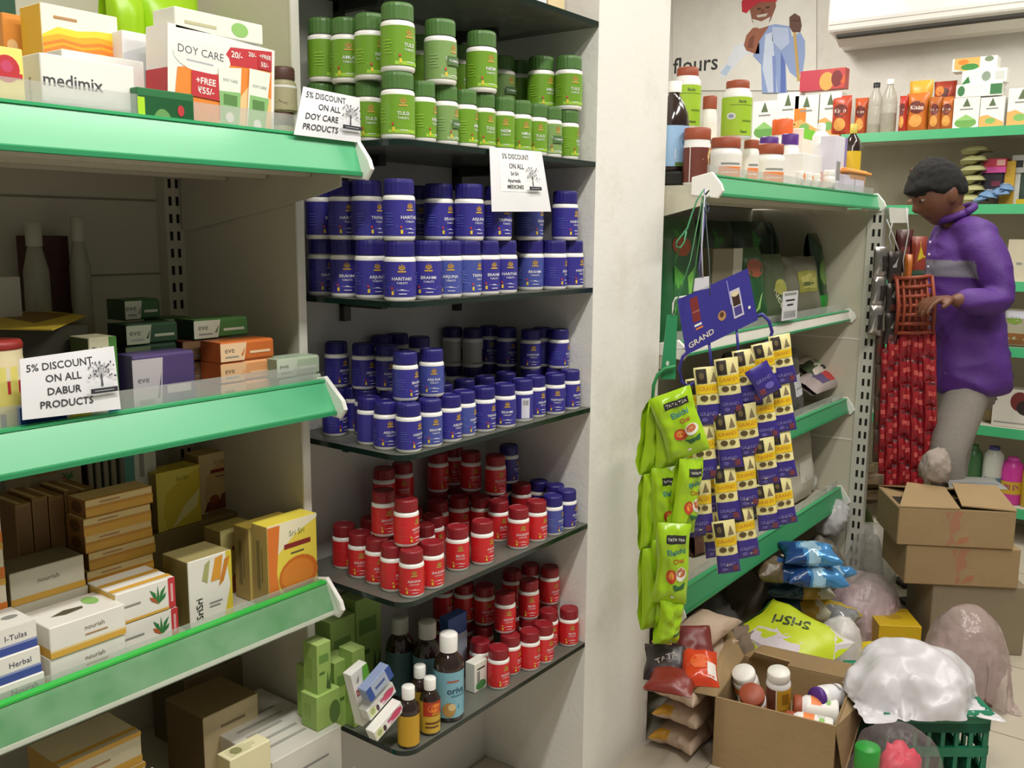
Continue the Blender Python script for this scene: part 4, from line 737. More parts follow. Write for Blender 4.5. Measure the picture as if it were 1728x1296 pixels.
# lime jars stand on lower jars
for lab, xc, wpx, yt, yb, Y, base in (('lime green jar with rust lid nearest the pillar', 1157, 46, 115, 211, 1.20, (p2, R2, H2)), ('lime green jar with rust lid standing on the wide white jar', 1241, 50, 137, 231, 1.06, (p1, R1, H1))):
    p, R, H = base; zb = z+H+.0005; Rj = wpx*depth(p)/F/2
    q = stand(xc, zb, Y=p.y); H_ = along(q, ZA, y=yt)
    capjar('remedy_jar', lab, (q.x, p.y, zb), Rj, H_, WJ, RUST, LIMEL, GR, LIM, .16, rz=-.75, shoulder=.80, capr=.78)
# dark bottle with blue label on a tub near the pillar
pt = stand(1146, z, Y=1.13)
tag(carton('food_tub', 'black food tub under the blue label bottle by the pillar', 'tub', (pt+V((-.05, -.03, 0)), 0, .092, .10, .035), M('22221f', .35), [('r', .2, .85, .8, 1, M('5a6a2c'))], bevel=.006), None, None)
lathe_thing('juice_bottle', 'dark bottle with blue and white label beside the pillar', 'bottle', (pt.x-.005, 1.15, z+.0360), [('bottle_body', [(.036, 0), (.04, .005), (.04, .12), (.036, .145), (.022, .175), (.014, .19), (.014, .20)], AMB), ('bottle_cap', [(.018, .195), (.018, .222), (.001, .223)], PLW)], GR)
b = MB(); 
def fn(a, c, off=0): q = a/.04-pi/2; return ((.0406+off)*cos(q), (.0406+off)*sin(q), .012+c)
b.grid(lambda u, v: fn((u-.5)*.24, v*.10), 30, 1, M('9cc0e4', .45)); b.art(lambda a, c, off=0: fn(a-.12, c, off), .24, .10, [('p', [(.2, .0), (.8, .0), (.8, .5), (.5, .75), (.2, .5)], M('e8ecf2')), ('e', .56, .25, .08, .15, M('8a3a2a')), ('r', .35, .0, .7, .10, M('5a7a3a')), ('t', .52, .58, .14, 'Garcinia', M('3a4a7a'), 0, .0, 'c', .3)])
b.build('bottle_label', bpy.data.objects['juice_bottle'])
# pump bottle and cartons right of the jars
carton('remedy_carton', 'orange and white carton under the white spray bottle', 'box', fit(1352, 1404, 258, z, Y=1.10, d=.07), M('f0ede8', .45), [('p', [(0, .55), (.4, .5), (1, .95), (1, .45), (.5, .3), (0, .35)], ORG), ('r', .2, .1, .6, .2, GREY)], group=GR)
bx = fit(1352, 1404, 258, z, Y=1.10, d=.07)
pq = stand(1384, z, Y=1.125); Hq = along(V((pq.x, 1.125, bx[0].z+bx[4])), ZA, y=208)
lathe_thing('spray_bottle', 'white spray bottle standing on the orange and white carton', 'bottle', (pq.x, 1.135, bx[0].z+bx[4]+.0006), [('bottle_body', [(.026, 0), (.028, .004), (.028, Hq*.62), (.022, Hq*.72), (.012, Hq*.78)], WJ), ('spray_head', [(.013, Hq*.78), (.014, Hq*.95), (.010, Hq), (.001, Hq)], PLW)], GR)
carton('remedy_carton', 'tall white carton with violet edge right of the spray bottle', 'box', fit(1404, 1424, 228, z, Y=1.06, d=.05), M('dcd8e4', .45), [('r', .8, 0, 1, 1, M('8a7ab0')), ('r', .2, .3, .5, .6, GREY)], group=GR)
carton('remedy_carton', 'white carton with bright green corners behind the spray bottle', 'box', fit(1350, 1428, 216, z, Y=1.24, d=.04), M('eceae2', .45), [('r', 0, .86, .22, 1, M('7ad03a')), ('r', .78, .88, 1, 1, M('7ad03a'))], group=GR)
carton('remedy_carton', 'lilac white twin faced carton in front of the orange lidded tub', 'box', fit(1424, 1456, 294, z, Y=1.04, d=.04), M('d6d0de', .45), [('r', .3, .1, .42, .35, INK), ('r', .6, .1, .72, .35, INK), ('r', .5, 0, .52, 1, GREY)], group=GR)
for k, (xc, yt, lab) in enumerate(((1352, 289, 'small white bottle with brown label leftmost by the rail'), (1367, 291, 'small white bottle with brown label second by the rail'), (1381, 293, 'small white bottle with brown label third by the rail'))):
    cj(lab, xc, 13, yt, 1.035, PLW, M('e3e0d8', .45), [('r', .4, .1, .6, .6, M('9aa09a'))], hc=.25, name='pill_bottle')
cj('small white bottle with dark red lettering nearest the rail', 1403, 20, 287, 1.036, PLW, M('ece8e0', .45), [('r', .34, .30, .66, .52, M('7a3228')), ('t', .5, .41, .2, 'Allerg', WHITE, 0, 0, 'c', .26), ('r', .38, .1, .6, .14, GREY)], hc=.22, name='pill_bottle')
p = stand(1437, z, Y=1.18); R = 14*depth(p)/F; H = along(p, ZA, y=209)
t = lathe_thing('syrup_bottle', 'dark bottle with yellow label behind the orange lidded tub', 'bottle', (p.x, 1.19, z), [('bottle_body', [(R*.95, 0), (R, .005), (R, H*.72), (R*.8, H*.8), (R*.35, H*.87), (R*.35, H*.9)], AMB), ('bottle_cap', [(R*.42, H*.88), (R*.42, H), (.001, H)], M('b9a83a', .5)), ('bottle_label', [(R*1.02, H*.22), (R*1.02, H*.66)], M('e0b92a', .45))], GR)
pt = stand(1427, z, Y=1.036); p2_ = stand(1500, z, Y=1.036); wd = min(p2_.x, 3.49)-pt.x; Ht = along(pt, ZA, y=285)
t = thing('storage_tub', 'translucent plastic tub with orange lid at the far end of the top shelf', 'tub', pt, 0)
b = MB(); b.grid(lambda u, v: (wd/2+(wd/2*.86+wd/2*.12*v)*max(-1, min(1, 1.25*cos(2*pi*u))), .07+(.06+.008*v)*max(-1, min(1, 1.25*sin(2*pi*u))), v*Ht*.94), 32, 4, M('d8a880', .35)); b.add([(wd*.1, .015, .001), (wd*.9, .015, .001), (wd*.9, .125, .001), (wd*.1, .125, .001)], [(3, 2, 1, 0)], M('d8a880', .35)); b.build('tub_body', t)
b = MB(); b.box((-.002, -.004, Ht*.90), (wd+.002, .144, Ht), M('f2a04e', .4)); b.box((.01, .008, Ht), (wd-.01, .132, Ht+.006), M('f2a85c', .4)); b.build('tub_lid', t, bevel=.006)
# second level: leafy green pouches leaning on the back panel
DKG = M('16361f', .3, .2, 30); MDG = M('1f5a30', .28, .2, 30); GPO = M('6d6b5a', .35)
def lpouch(label, x0, x1, yt, zb, Y, mat, items, seed, T=.05, lean=-10, name='spice_pouch', group='pouches on the second level of the right bay', rz=0):
    a = stand(x0, zb, Y=Y); c = stand(x1, zb, Y=Y); c.x = min(c.x, 3.485); a.x = max(a.x, 2.155); H = min(along(a, ZA, y=yt)/cos(RAD(lean)), .335 if zb > 1 else .28)
    o = pouch(c.x-a.x, H, T, items, mat, name, seed=seed); o.location = ((a.x+c.x)/2, Y+T/2, zb+.003); o.rotation_euler = (RAD(lean), 0, rz); return tag(o, label, 'pouch', group)
zb = 1.0732
LEAF = [('p', [(.2, .2), (.5, .5), (.3, .6)], M('4f9a3a')), ('p', [(.5, .2), (.8, .6), (.55, .5)], M('6fb04a')), ('p', [(.3, .6), (.6, .8), (.4, .9)], M('3f8a3a'))]
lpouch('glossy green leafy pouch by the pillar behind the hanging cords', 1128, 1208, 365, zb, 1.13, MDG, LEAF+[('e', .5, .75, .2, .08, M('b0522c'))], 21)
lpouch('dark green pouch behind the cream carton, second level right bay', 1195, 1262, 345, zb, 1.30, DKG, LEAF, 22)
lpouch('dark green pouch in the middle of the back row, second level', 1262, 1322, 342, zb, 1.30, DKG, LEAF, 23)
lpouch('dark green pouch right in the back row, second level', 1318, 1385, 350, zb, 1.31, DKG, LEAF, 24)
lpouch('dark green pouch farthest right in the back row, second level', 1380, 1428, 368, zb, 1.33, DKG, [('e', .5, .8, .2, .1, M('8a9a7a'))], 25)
lpouch('green pouch with an orange mark behind the blue coffee hanger', 1262, 1308, 420, zb, 1.14, MDG, [('e', .45, .72, .28, .12, M('a8583a')), ('p', [(.2, .1), (.7, .4), (.5, .2)], LGN)], 26)
lpouch('grey green pouch with slanted white lettering', 1297, 1342, 432, zb, 1.135, M('4a5a3c', .35), [('t', .45, .35, .2, 'Rice', M('c9c9a8'), -60, .01, 'c', .8), ('e', .6, .5, .25, .12, M('9a9a4a'))], 27)
lpouch('grey pouch with a yellow square label', 1340, 1396, 436, zb, 1.13, GPO, [('r', .25, .40, .85, .75, M('8a8a3a')), ('r', .32, .46, .78, .70, M('a8a45a')), ('r', .35, .5, .7, .56, M('4a5a2a'))], 28)
lpouch('glossy green pouch at the far end of the second level', 1390, 1440, 395, zb, 1.14, M('1c3a1c', .25), [('r', .0, .02, 1, .22, M('1f8a2a')), ('e', .5, .5, .3, .16, M('5a7a3a'))], 29)
carton('spice_carton', 'cream carton with a white edge behind the blue coffee hanger', 'box', fit(1198, 1247, 420, zb, Y=1.17, d=.06), M('837c66', .55), [('r', .68, 0, 1, 1, M('c9c6b8')), ('r', .76, .2, .9, .7, GREY)], group='pouches on the second level of the right bay')
def tagcard(label, x0, y0, x1, y1, Y, items, name='price_tag'):
    a = at(x0, y1, Y=Y); c = at(x1, y0, Y=Y); b = MB(); W, H = c.x-a.x, c.z-a.z
    b.box((0, 0, 0), (W, .0012, H), M('d0d0d4', .6)); b.art(plane(V((0, 0, 0)), XA, ZA, -YA), W, H, items); o = b.build(name, None, a); return tag(o, label, 'price tag', 'white price tags in the right bay')
TGI = [('r', .1, .86, .9, .95, GREY), ('r', .2, .66, .8, .72, INK), ('r', .3, .5, .7, .56, INK)]+[('r', .12+.1*k, .08, .17+.1*k, .32, GREY) for k in range(8)]
tagcard('white price tag with bars hanging from the second level rail', 1319, 490, 1347, 542, 1.070, TGI)
# third level
zb = .7362
lpouch('dark grey pouch with a small white tag on the third level', 1322, 1366, 602, zb, 1.11, M('4a4a48', .4), [('r', .5, .30, .95, .62, M('c8c8cc')), ('r', .55, .4, .85, .43, GREY)], 31, group='pouches on the third level of the right bay')
for k, (lab, x0, x1, y, c, A) in enumerate((('upper white and orange snack packet lying on the third level', 1362, 1420, 640, 'd8cfc0', [('r', 0, 0, .25, 1, M('3a4a2c')), ('r', .8, 0, 1, 1, M('c9683a')), ('e', .5, .5, .2, .2, LGN), ('r', .3, .1, .6, .3, INK)]), ('lower silver and red snack packet lying on the third level', 1368, 1434, 672, 'a89a98', [('e', .5, .5, .15, .3, RED), ('r', .85, 0, 1, 1, M('b8562c')), ('r', .2, .2, .4, .7, M('5a4a7a'))]))):
    a = stand(x0, zb, Y=1.12+.05*(1-k)); c_ = stand(x1, zb, Y=1.12+.05*(1-k)); W_ = c_.x-a.x
    o = pouch(W_, .10, .045, A, M(c, .3), 'snack_packet', seed=33+k); o.location = (a.x+W_/2, 1.11+.05*(1-k), zb+.066+.042*(1-k)); o.rotation_euler = (RAD(-62), 0, RAD(3)); tag(o, lab, 'packet', 'pouches on the third level of the right bay')
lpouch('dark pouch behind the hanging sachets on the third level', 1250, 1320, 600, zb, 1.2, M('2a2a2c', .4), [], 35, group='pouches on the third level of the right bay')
# bottom level
zb = .3932
CLB = film('c9c8c0', .45, .2, 'clear_bag_film', bump=.3)
lpouch('clear bag of pale flour leaning on the bottom level', 1338, 1384, 745, zb, 1.12, M('c6c0ae', .4), [('r', .3, .3, .7, .6, M('d8d4c8'))], 41, T=.07, lean=-6, group='bags on the bottom level of the right bay', name='flour_bag')
lpouch('crumpled clear bag at the far end of the bottom level', 1380, 1424, 800, zb, 1.13, M('b9b8b0', .25), [], 42, T=.07, lean=-30, group='bags on the bottom level of the right bay', name='flour_bag')
lpouch('brown bag low behind the coffee sachets', 1190, 1260, 900, zb, 1.15, M('6a4a3c', .4), [('r', .2, .2, .7, .5, M('8a6a5a'))], 43, T=.07, group='bags on the bottom level of the right bay', name='flour_bag')
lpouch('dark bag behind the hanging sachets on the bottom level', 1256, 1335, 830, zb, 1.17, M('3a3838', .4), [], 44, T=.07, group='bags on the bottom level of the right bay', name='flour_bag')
# ================================================================== end wall: air conditioner, wall print, far shelves
XW = 4.945
def wfn(o, zx, zy): return None
wz = lambda zx, zy: at(1100+zx*.3634, zy*.3634, X=XW)
def wpoly(mb, pts, mat, off): mb_pts = [wz(*q)-XA*off for q in pts]; ts = tessellate_polygon([mb_pts]); mb.add([tuple(q) for q in mb_pts], [tuple(t) for t in ts], mat)
b = MB()
def lay(pts, c, k): wpoly(b, pts, M(c, .55), .002+.0006*k)
lay([(98, -40), (765, -40), (765, 420), (98, 420)], 'e2dfd6', 0)
lay([(520, 125), (575, 112), (640, 122), (652, 170), (690, 150), (712, 190), (712, 260), (702, 330), (672, 362), (640, 335), (622, 290), (628, 432), (512, 432), (508, 300), (470, 260), (500, 190)], '8fa3d0', 1)
lay([(528, 160), (560, 150), (585, 430), (540, 430), (515, 320)], 'c9d3e8', 2); lay([(600, 240), (620, 290), (622, 430), (598, 430)], '5f74b8', 2); lay([(560, 125), (635, 130), (640, 200), (600, 235), (560, 190)], 'b4c2e0', 2); lay([(560, 260), (575, 260), (580, 430), (566, 430)], '7f92c8', 3)
lay([(380, 215), (440, 190), (500, 200), (500, 250), (440, 250), (350, 350), (318, 365), (320, 325), (350, 290)], 'dde2ea', 1); lay([(318, 340), (350, 300), (372, 310), (345, 352)], 'b9cce0', 2)
lay([(440, 165), (470, 130), (545, 122), (500, 190), (480, 250), (440, 235), (428, 210)], '9a5f48', 2); lay([(455, 180), (478, 160), (470, 225), (446, 222)], '7a4534', 3)
lay([(455, 40), (500, 10), (575, 5), (578, 30), (550, 100), (500, 130), (468, 105)], '8a5642', 2); lay([(468, 88), (510, 100), (552, 78), (540, 122), (500, 134), (475, 120)], 'd8d4cc', 3); lay([(486, 72), (540, 62), (532, 76), (494, 82)], 'c8c2b8', 4); lay([(490, 40), (506, 36), (506, 44), (492, 48)], '3a241c', 4); lay([(530, 32), (548, 30), (548, 38), (532, 40)], '3a241c', 4); lay([(508, 42), (522, 40), (526, 64), (506, 66)], '744434', 4)
lay([(418, 10), (440, -30), (600, -40), (580, 8), (500, 12), (460, 40), (440, 62), (420, 55)], 'c02a3a', 3)
lay([(655, 130), (668, 130), (690, 375), (676, 378)], 'c2a05a', 3); lay([(640, 80), (665, 62), (690, 78), (697, 120), (690, 150), (655, 150), (640, 125)], '5f3d30', 4); lay([(648, 92), (690, 92), (690, 100), (648, 100)], '4a2c22', 5)
def wfx(a, c, off=0): return tuple(V((XW-.003, 0, 0))+V((0, wz(100, 312).y-a, wz(100, 312).z+c))-XA*off)
b.text(wfx, .3, .3, 0, .02, .40, 'flours', M('3a3a3a', .6), 0, 0, .01, 'l')
tag(b.build('wall_print'), 'printed wall graphic of a farmer in a red turban and blue shirt', 'wall print')
ACM = M('f2f0ea', .18, .02, coat=.5)
a0 = at(1385, 62, X=4.62); 
t = thing('air_conditioner', 'white split air conditioner high on the end wall', 'air conditioner', (4.945, a0.y, 0))
zA = at(1385, 75, X=4.70).z; b = MB()
prof = [(0, zA+.32), (-.20, zA+.32), (-.235, zA+.28), (-.245, zA+.10), (-.235, zA+.055), (-.10, zA+.03), (0, zA+.0)]
b.prism(prof, 0, -1.05, ACM, ax='y'); b.build('housing', t, bevel=.008)
b = MB(); b.prism([(-.236, zA+.05), (-.243, zA+.052), (-.14, zA-.005), (-.13, zA-.002)], -.03, -1.02, M('dedbd2', .4), ax='y'); b.build('louvre', t)
b = MB(); b.prism([(-.225, zA+.050), (-.12, zA+.030), (-.12, zA+.012), (-.225, zA+.030)], -.04, -1.01, M('3a3833', .7), ax='y'); b.build('air_outlet', t)
b = MB(); b.prism([(-.236, zA+.285), (-.247, zA+.28), (-.250, zA+.10), (-.246, zA+.085), (-.238, zA+.09)], -.01, -1.04, M('f4f2ee', .12, .02, coat=.6), ax='y'); b.build('front_panel', t)
# far shelves: boxes facing the room (front faces look along -X)
def fbox(label, x0, x1, yt, yb, X, mat, front_=(), d=.08, group='boxes on the far top shelf', zs=None, name='tea_carton', side=(), cat='box', h=None):
    zs = zs if zs is not None else at(x0, yb, X=X).z
    return carton(name, label, cat, fit(x0, x1, yt, zs, X=X, yaw=-90, d=d, h=h), mat, front_, side, group=group)
zf = 1.827
WC = M('e9e9e2', .45); LEAFG = [('e', .5, .22, .42, .16, M('6aa052')), ('p', [(.1, .3), (.5, .48), (.9, .3)], M('8fc070')), ('p', [(.35, .72), (.5, .98), (.65, .72)], M('5a6a4a')), ('r', .25, .62, .75, .66, GREY)]
ORF = [('p', [(.0, 0), (1, 0), (1, .2), (.3, .45), (0, .4)], M('f0a860')), ('e', .45, .25, .22, .10, M('7ab060')), ('p', [(.35, .72), (.5, .98), (.65, .72)], M('5a6a4a')), ('r', .25, .62, .75, .66, GREY)]
TEA = ('tea_carton',)
for a in (('white carton with green leaf picture leftmost on the far top shelf', 1268, 1308, 172, WC, LEAFG), ('white carton with green cup picture second on the far top shelf', 1308, 1345, 158, WC, LEAFG), ('white carton with orange band third on the far top shelf', 1338, 1378, 162, WC, [('r', 0, .35, .5, .7, ORG)]+ORF), ('white carton with orange drink picture fourth on the far top shelf', 1380, 1416, 157, WC, ORF),
          ('white tea carton with green leaves near the water bottles, far shelf', 1606, 1650, 166, WC, LEAFG), ('white tea carton with oranges and leaves on the far shelf', 1651, 1692, 165, WC, ORF), ('white tea carton with orange blossoms at the right photo edge', 1697, 1745, 150, WC, ORF)):
    fbox(a[0], a[1], a[2], a[3], 0, 4.62, a[4], a[5], zs=zf)
z2 = zf+fit(1606, 1650, 166, zf, X=4.62, yaw=-90)[4]+.001
fbox('white carton lying across the upright leafy tea cartons', 1612, 1690, 142, 0, 4.62, WC, [('r', .75, .1, 1, .9, M('3f7a4a')), ('e', .12, .5, .08, .4, M('3f7a4a'))], zs=z2, h=.055)
fbox('white carton with a tree emblem higher on the tea carton pile', 1622, 1698, 118, 0, 4.63, WC, [('e', .55, .5, .10, .36, M('8a9a86')), ('r', .75, .2, .95, .8, M('c9ccc4')), ('p', [(0, 0), (.15, .6), (.2, .1)], M('2f7a3a'))], zs=z2+.056, h=.058)
fbox('white carton with orange fruit and leaves topmost on the pile', 1606, 1682, 97, 0, 4.64, WC, [('p', [(.05, .2), (.3, .0), (.62, .2), (.62, 1), (.05, 1)], M('f0b060')), ('e', .4, .3, .2, .25, M('3f8a3f')), ('e', .25, .7, .12, .2, M('e8862c')), ('e', .82, .8, .10, .2, M('7a8a6a'))], zs=z2+.115, h=.056)
RP = lambda c: [('e', .5, .62, .38, .16, M('6a2a24')), ('t', .5, .62, .16, 'Kisan', M('e8d8c8'), 0, .01, 'c', .6), ('e', .5, .28, .3, .16, M('e0a050'))]
def fpouch(label, x0, x1, yt, c, seed, X=4.60, items=None, zs=zf, group='red and orange pouches on the far shelves', T=.05, cat='pouch'):
    a = stand(x0, zs, X=X); c_ = stand(x1, zs, X=X); W = abs(c_.y-a.y); H = along(a, ZA, y=yt)
    o = pouch(W, H, T, items if items is not None else RP(c), M(c, .35), 'ketchup_pouch', seed=seed, nu=8, nv=10); o.location = (X+T/2+.003, (a.y+c_.y)/2, zs+.003); o.rotation_euler = (0, 0, RAD(-90)); return tag(o, label, cat, group)
for k, a in enumerate((('red pouch between white cartons and water bottles on the far shelf', 1397, 1431, 163, 'b8452c'), ('orange pouch left of the clear water bottles on the far shelf', 1437, 1460, 166, 'c0562c'), ('narrow dark red pouch at the left of the orange pouch group', 1512, 1526, 162, 'b8382c'), ('orange pouch with yellow top left in the orange group', 1524, 1562, 158, 'c8702c'), ('amber pouch in the middle of the orange group', 1562, 1584, 164, 'b0622c'), ('amber pouch at the right of the orange group', 1582, 1606, 164, 'b8682c'))):
    fpouch(a[0], a[1], a[2], a[3], a[4], 50+k, X=4.60+.012*(k % 2))
zk = zf+fit(1308, 1345, 158, zf, X=4.62, yaw=-90)[4]+.002
fbox('red juice carton lying on top of the white cartons by the wall print', 1349, 1425, 131, 0, 4.63, M('c04a48', .4), [('r', 0, 0, .45, 1, M('b83a4a')), ('e', .6, .4, .16, .45, M('e8a050')), ('e', .82, .5, .12, .4, M('7a2a2a')), ('p', [(.9, .3), (1, .7), (1, .2)], M('e0602c'))], zs=zk, h=.095, d=.06)
zo = zf+fit(1524, 1562, 158, zf, X=4.62, yaw=-90)[4]
fpouch('yellow mango pouch lying above the orange group', 1526, 1566, 137, 'e0a83a', 61, X=4.66, items=[('e', .4, .5, .3, .3, M('e8c04a')), ('e', .8, .5, .12, .2, M('3f7a3a'))], T=.06)
fpouch('dark jam pouch standing behind the amber pouches', 1568, 1606, 138, 'a8402c', 62, X=4.67, items=[('e', .5, .7, .3, .16, M('5a2a24')), ('e', .3, .8, .2, .1, ORG)], T=.06)
for k, (xc, wpx, yt, lab) in enumerate(((1474, 24, 139, 'clear plastic bottle with a black cap on the far top shelf'), (1497, 26, 133, 'clear glass bottle with a white cap on the far top shelf'))):
    p = stand(xc, zf, X=4.63); R = wpx*depth(p)/F/2; H = along(p, ZA, y=yt); gl = film('c4c0b2', .45, .12, 'bottle_glass')
    lathe_thing('water_bottle', lab, 'bottle', p, [('bottle_body', [(R*.9, 0), (R, .006), (R, H*.5), (R*.94, H*.53), (R, H*.56), (R*.9, H*.68), (R*.42, H*.86), (R*.36, H*.92)], gl), ('bottle_cap', [(R*.45, H*.9), (R*.45, H*.99), (.001, H)], BLACK if k == 0 else PLW), ('contents', [(R*.9, .004), (R*.93, H*(.20 if k == 0 else .38))], M('8a8064', .5))], 'clear bottles on the far top shelf')
# level behind the man
zf = 1.497
for k in range(6):
    o = pouch(.105, .15, .05, [('r', .3, .3, .7, .6, M('9a9a6a'))], M('a9a878', .5), 'flour_packet', seed=70+k, nu=8, nv=8); p = stand(1637, zf, X=4.62)
    o.rotation_euler = (RAD(-90), 0, RAD(-90)); o.location = (4.60, p.y, zf+.024+k*.043); tag(o, '%s yellow green packet of the pile behind the man' % ('lowest', 'second', 'third', 'fourth', 'fifth', 'topmost')[k], 'packet', 'piled packets behind the man')
for k in range(5):
    o = pouch(.07, .15, .04, [], M(('8a6a5a', '6a5a50')[k % 2], .5), 'flour_packet', seed=80+k, nu=8, nv=8); p = stand(1542, zf, X=4.62)
    o.rotation_euler = (RAD(-90), 0, RAD(-90)); o.location = (4.62, p.y, zf+.020+k*.036); tag(o, '%s brown packet of the dim pile left of the man' % ('lowest', 'second', 'third', 'fourth', 'topmost')[k], 'packet', 'piled packets left of the man')
for k, (lab, x0, x1, y0, y1, c, A) in enumerate((('red and pink pack upper right of the man', 1657, 1697, 268, 292, 'b8304a', [('r', 0, 0, 1, .4, M('d050a0')), ('r', .6, .5, .95, .9, M('e0a8a0'))]), ('dark striped pack below the red and pink one', 1654, 1690, 292, 320, '2a2630', [('r', .5, .2, .9, .5, M('7a2a4a'))]), ('yellow pack by the white carton right of the man', 1684, 1708, 272, 316, 'c8a030', [('r', .0, .3, .3, 1, M('3a2a3a'))]),
      ('grey and white carton at the right photo edge above the far rail', 1706, 1745, 262, 292, 'b9b9b4', [('r', .1, .3, .5, .7, INK)]), ('dark green carton leaning at the right photo edge', 1706, 1745, 292, 340, '2f4438', [('r', 0, 0, .3, 1, M('d0d4d0')), ('r', .2, .0, 1, .2, M('d8c020'))]))):
    fbox(lab, x0, x1, y0, y1, 4.66+.01*k, M(c, .45), A, zs=zf if y1 > 315 else zf+.098, d=.10, group='packs right of the man', name='snack_pack') if y1 > 330 or k == 2 else fbox(lab, x0, x1, y0, y1, 4.66+.01*k, M(c, .45), A, d=.10, group='packs right of the man', name='snack_pack')
for k in range(6):
    o = pouch(.06, .10, .03, [('r', .2, .4, .8, .6, M('cfd8e4'))], M('6f8fb4', .3), 'sachet', seed=90+k, nu=7, nv=8); p = stand(1652+9*k, zf, X=4.585)
    o.rotation_euler = (RAD(-78), RAD(10*(k % 3-1)), RAD(-90+15*(k % 3-1))); o.location = (4.585+.008*(k % 2), p.y, zf+.022+.020*(k % 2)+.012*(k//2)); tag(o, 'blue silver sachet in the heap right of the man, %s from left' % ORD[k+1], 'sachet', 'blue sachets heaped on the far shelf')
fbox('cream carton on the far shelf beside the purple shirt', 1696, 1728, 404, 0, 4.60, M('c9c0a8', .55), [('r', .5, .4, .8, .46, GREY)], zs=1.167, group='boxes right of the man', d=.12)
fpouch('clear snack bag with green and brown contents right of the man', 1690, 1735, 522, 'a8a48c', 97, X=4.59, items=[('e', .4, .7, .3, .1, M('7a9a3a')), ('r', .1, .05, .9, .35, M('8a5a2c')), ('r', .0, .75, 1, .95, M('c9c9d4'))], zs=.882, group='boxes right of the man', cat='bag')
fbox('white carton with red and black picture low on the far shelf', 1672, 1745, 655, 0, 4.60, M('c9c4ba', .55), [('e', .62, .7, .22, .26, M('6a2a28')), ('e', .75, .55, .2, .2, M('2a2020')), ('r', .05, .1, .9, .14, GREY)], zs=.522, group='boxes right of the man', d=.12)
fpouch('brown packets bundle behind the knee on the far shelf', 1655, 1690, 648, '6a5a34', 98, X=4.62, items=[], zs=.522, group='boxes right of the man', T=.08, cat='bag')
for k, (lab, x0, x1, yt, c, cap, A) in enumerate((('green bottle on the lowest far shelf', 1617, 1649, 752, '3f6a40', '4a7a4a', []), ('white bottle with blue label on the lowest far shelf', 1650, 1685, 755, 'c9ccc4', '4a4a8a', [('r', .2, .1, .8, .55, M('5a7a94'))]), ('bright pink bottle with yellow label on the lowest far shelf', 1681, 1719, 774, 'd03aa0', 'd850b0', [('r', .1, .15, .9, .60, M('c8a030')), ('t', .5, .40, .26, 'BLIX', M('8a2a6a'), 0, .02, 'c', .26)]), ('yellow bottle at the right photo edge on the lowest far shelf', 1718, 1752, 785, 'c0a82a', 'b89a2a', []))):
    p = stand((x0+x1)/2, .167, X=4.60+.005*(k > 1)); R = (x1-x0)*depth(p)/F/2*.95; H = along(p, ZA, y=yt)
    t = lathe_thing('cleaner_bottle', lab, 'bottle', p+V((R, 0, 0)), [('bottle_body', [(R*.92, 0), (R, .006), (R, H*.72), (R*.9, H*.85), (R*.5, H*.93)], M(c, .35)), ('bottle_cap', [(R*.52, H*.92), (R*.5, H*.99), (.001, H)], M(cap, .45))], 'cleaner bottles on the lowest far shelf', rz=-1.3)
    if A:
        g = MB(); Wl = 2*pi*R; hl = H*.6
        def fn(a, c_, off=0): q = (a-Wl/2)/R-pi/2; return ((R+.0006+off)*cos(q), (R+.0006+off)*sin(q), .03+c_)
        g.art(fn, Wl, hl, [(q[0], .25+(q[1]-.0)*.5, q[2], .25+q[3]*.5, q[4], q[5]) if q[0] == 'r' else q for q in A]); g.build('bottle_label', t)
# ================================================================== things hanging in front of the right bay
YAWC = -53.0
FH = V((cos(_y), sin(_y), 0)); RH = V((sin(_y), -cos(_y), 0))
def hv(x, y, d):
    """point seen at x, y on the upright plane facing the aisle corner at distance d"""
    k = ray(x, y); return O+k*(d/k.dot(FH))
BHG = M('3a3590', .4); WIRE = M('2f8a4f', .4); CORD = M('b9bcb8', .6)
def board(b, cs, d, mat, items, th=.004):
    c = [hv(x, y, d) for x, y in cs]; W = (c[1]-c[0]).length; H = (c[3]-c[0]).length
    def fn(a, q, off=0): u, v = a/W, q/H; p = (c[3]*(1-u)+c[2]*u)*(1-v)+(c[0]*(1-u)+c[1]*u)*v; return tuple(p-FH*off)
    b.grid(lambda u, v: fn(u*W, v*H), 3, 3, mat, False); b.grid(lambda u, v: fn((1-u)*W, v*H, -th), 3, 3, mat, False)
    for (u0, v0), (u1, v1) in (((0, 0), (1, 0)), ((1, 0), (1, 1)), ((1, 1), (0, 1)), ((0, 1), (0, 0))):
        b.add([fn(u0*W, v0*H), fn(u0*W, v0*H, -th), fn(u1*W, v1*H, -th), fn(u1*W, v1*H)], [(0, 1, 2, 3)], mat)
    b.art(fn, W, H, items)
D1 = 2.20
HG = thing('sachet_hanger', 'blue plastic coffee sachet hanger with a printed header board', 'hanger', (0, 0, 0))
b = MB(); board(b, [(1143, 506), (1262, 453), (1279, 540), (1158, 599)], D1, BHG,
    [('r', .16, .48, .27, .92, M('7d2a2c')), ('r', .17, .40, .27, .44, WHITE), ('r', .18, .34, .28, .37, ORG), ('t', .23, .16, .22, 'GRAND', M('f0e6d0'), 8, .01, 'c', .36), ('t', .22, .66, .08, 'COFFEE', M('d8a08a'), 0, 0, 'c', .10),
     ('e', .55, .38, .055, .09, M('b88a5a')), ('e', .55, .40, .03, .05, M('5a3a24')), ('r', .70, .22, .84, .74, M('c9c4d8')), ('r', .72, .26, .82, .42, M('4a3f8a')), ('r', .72, .44, .82, .66, M('3a2418')), ('e', .77, .66, .05, .05, M('e0d0a8')), ('r', .685, .5, .70, .95, M('8a84c8')), ('e', .92, .30, .018, .03, WHITE)])
b.build('header_board', HG)
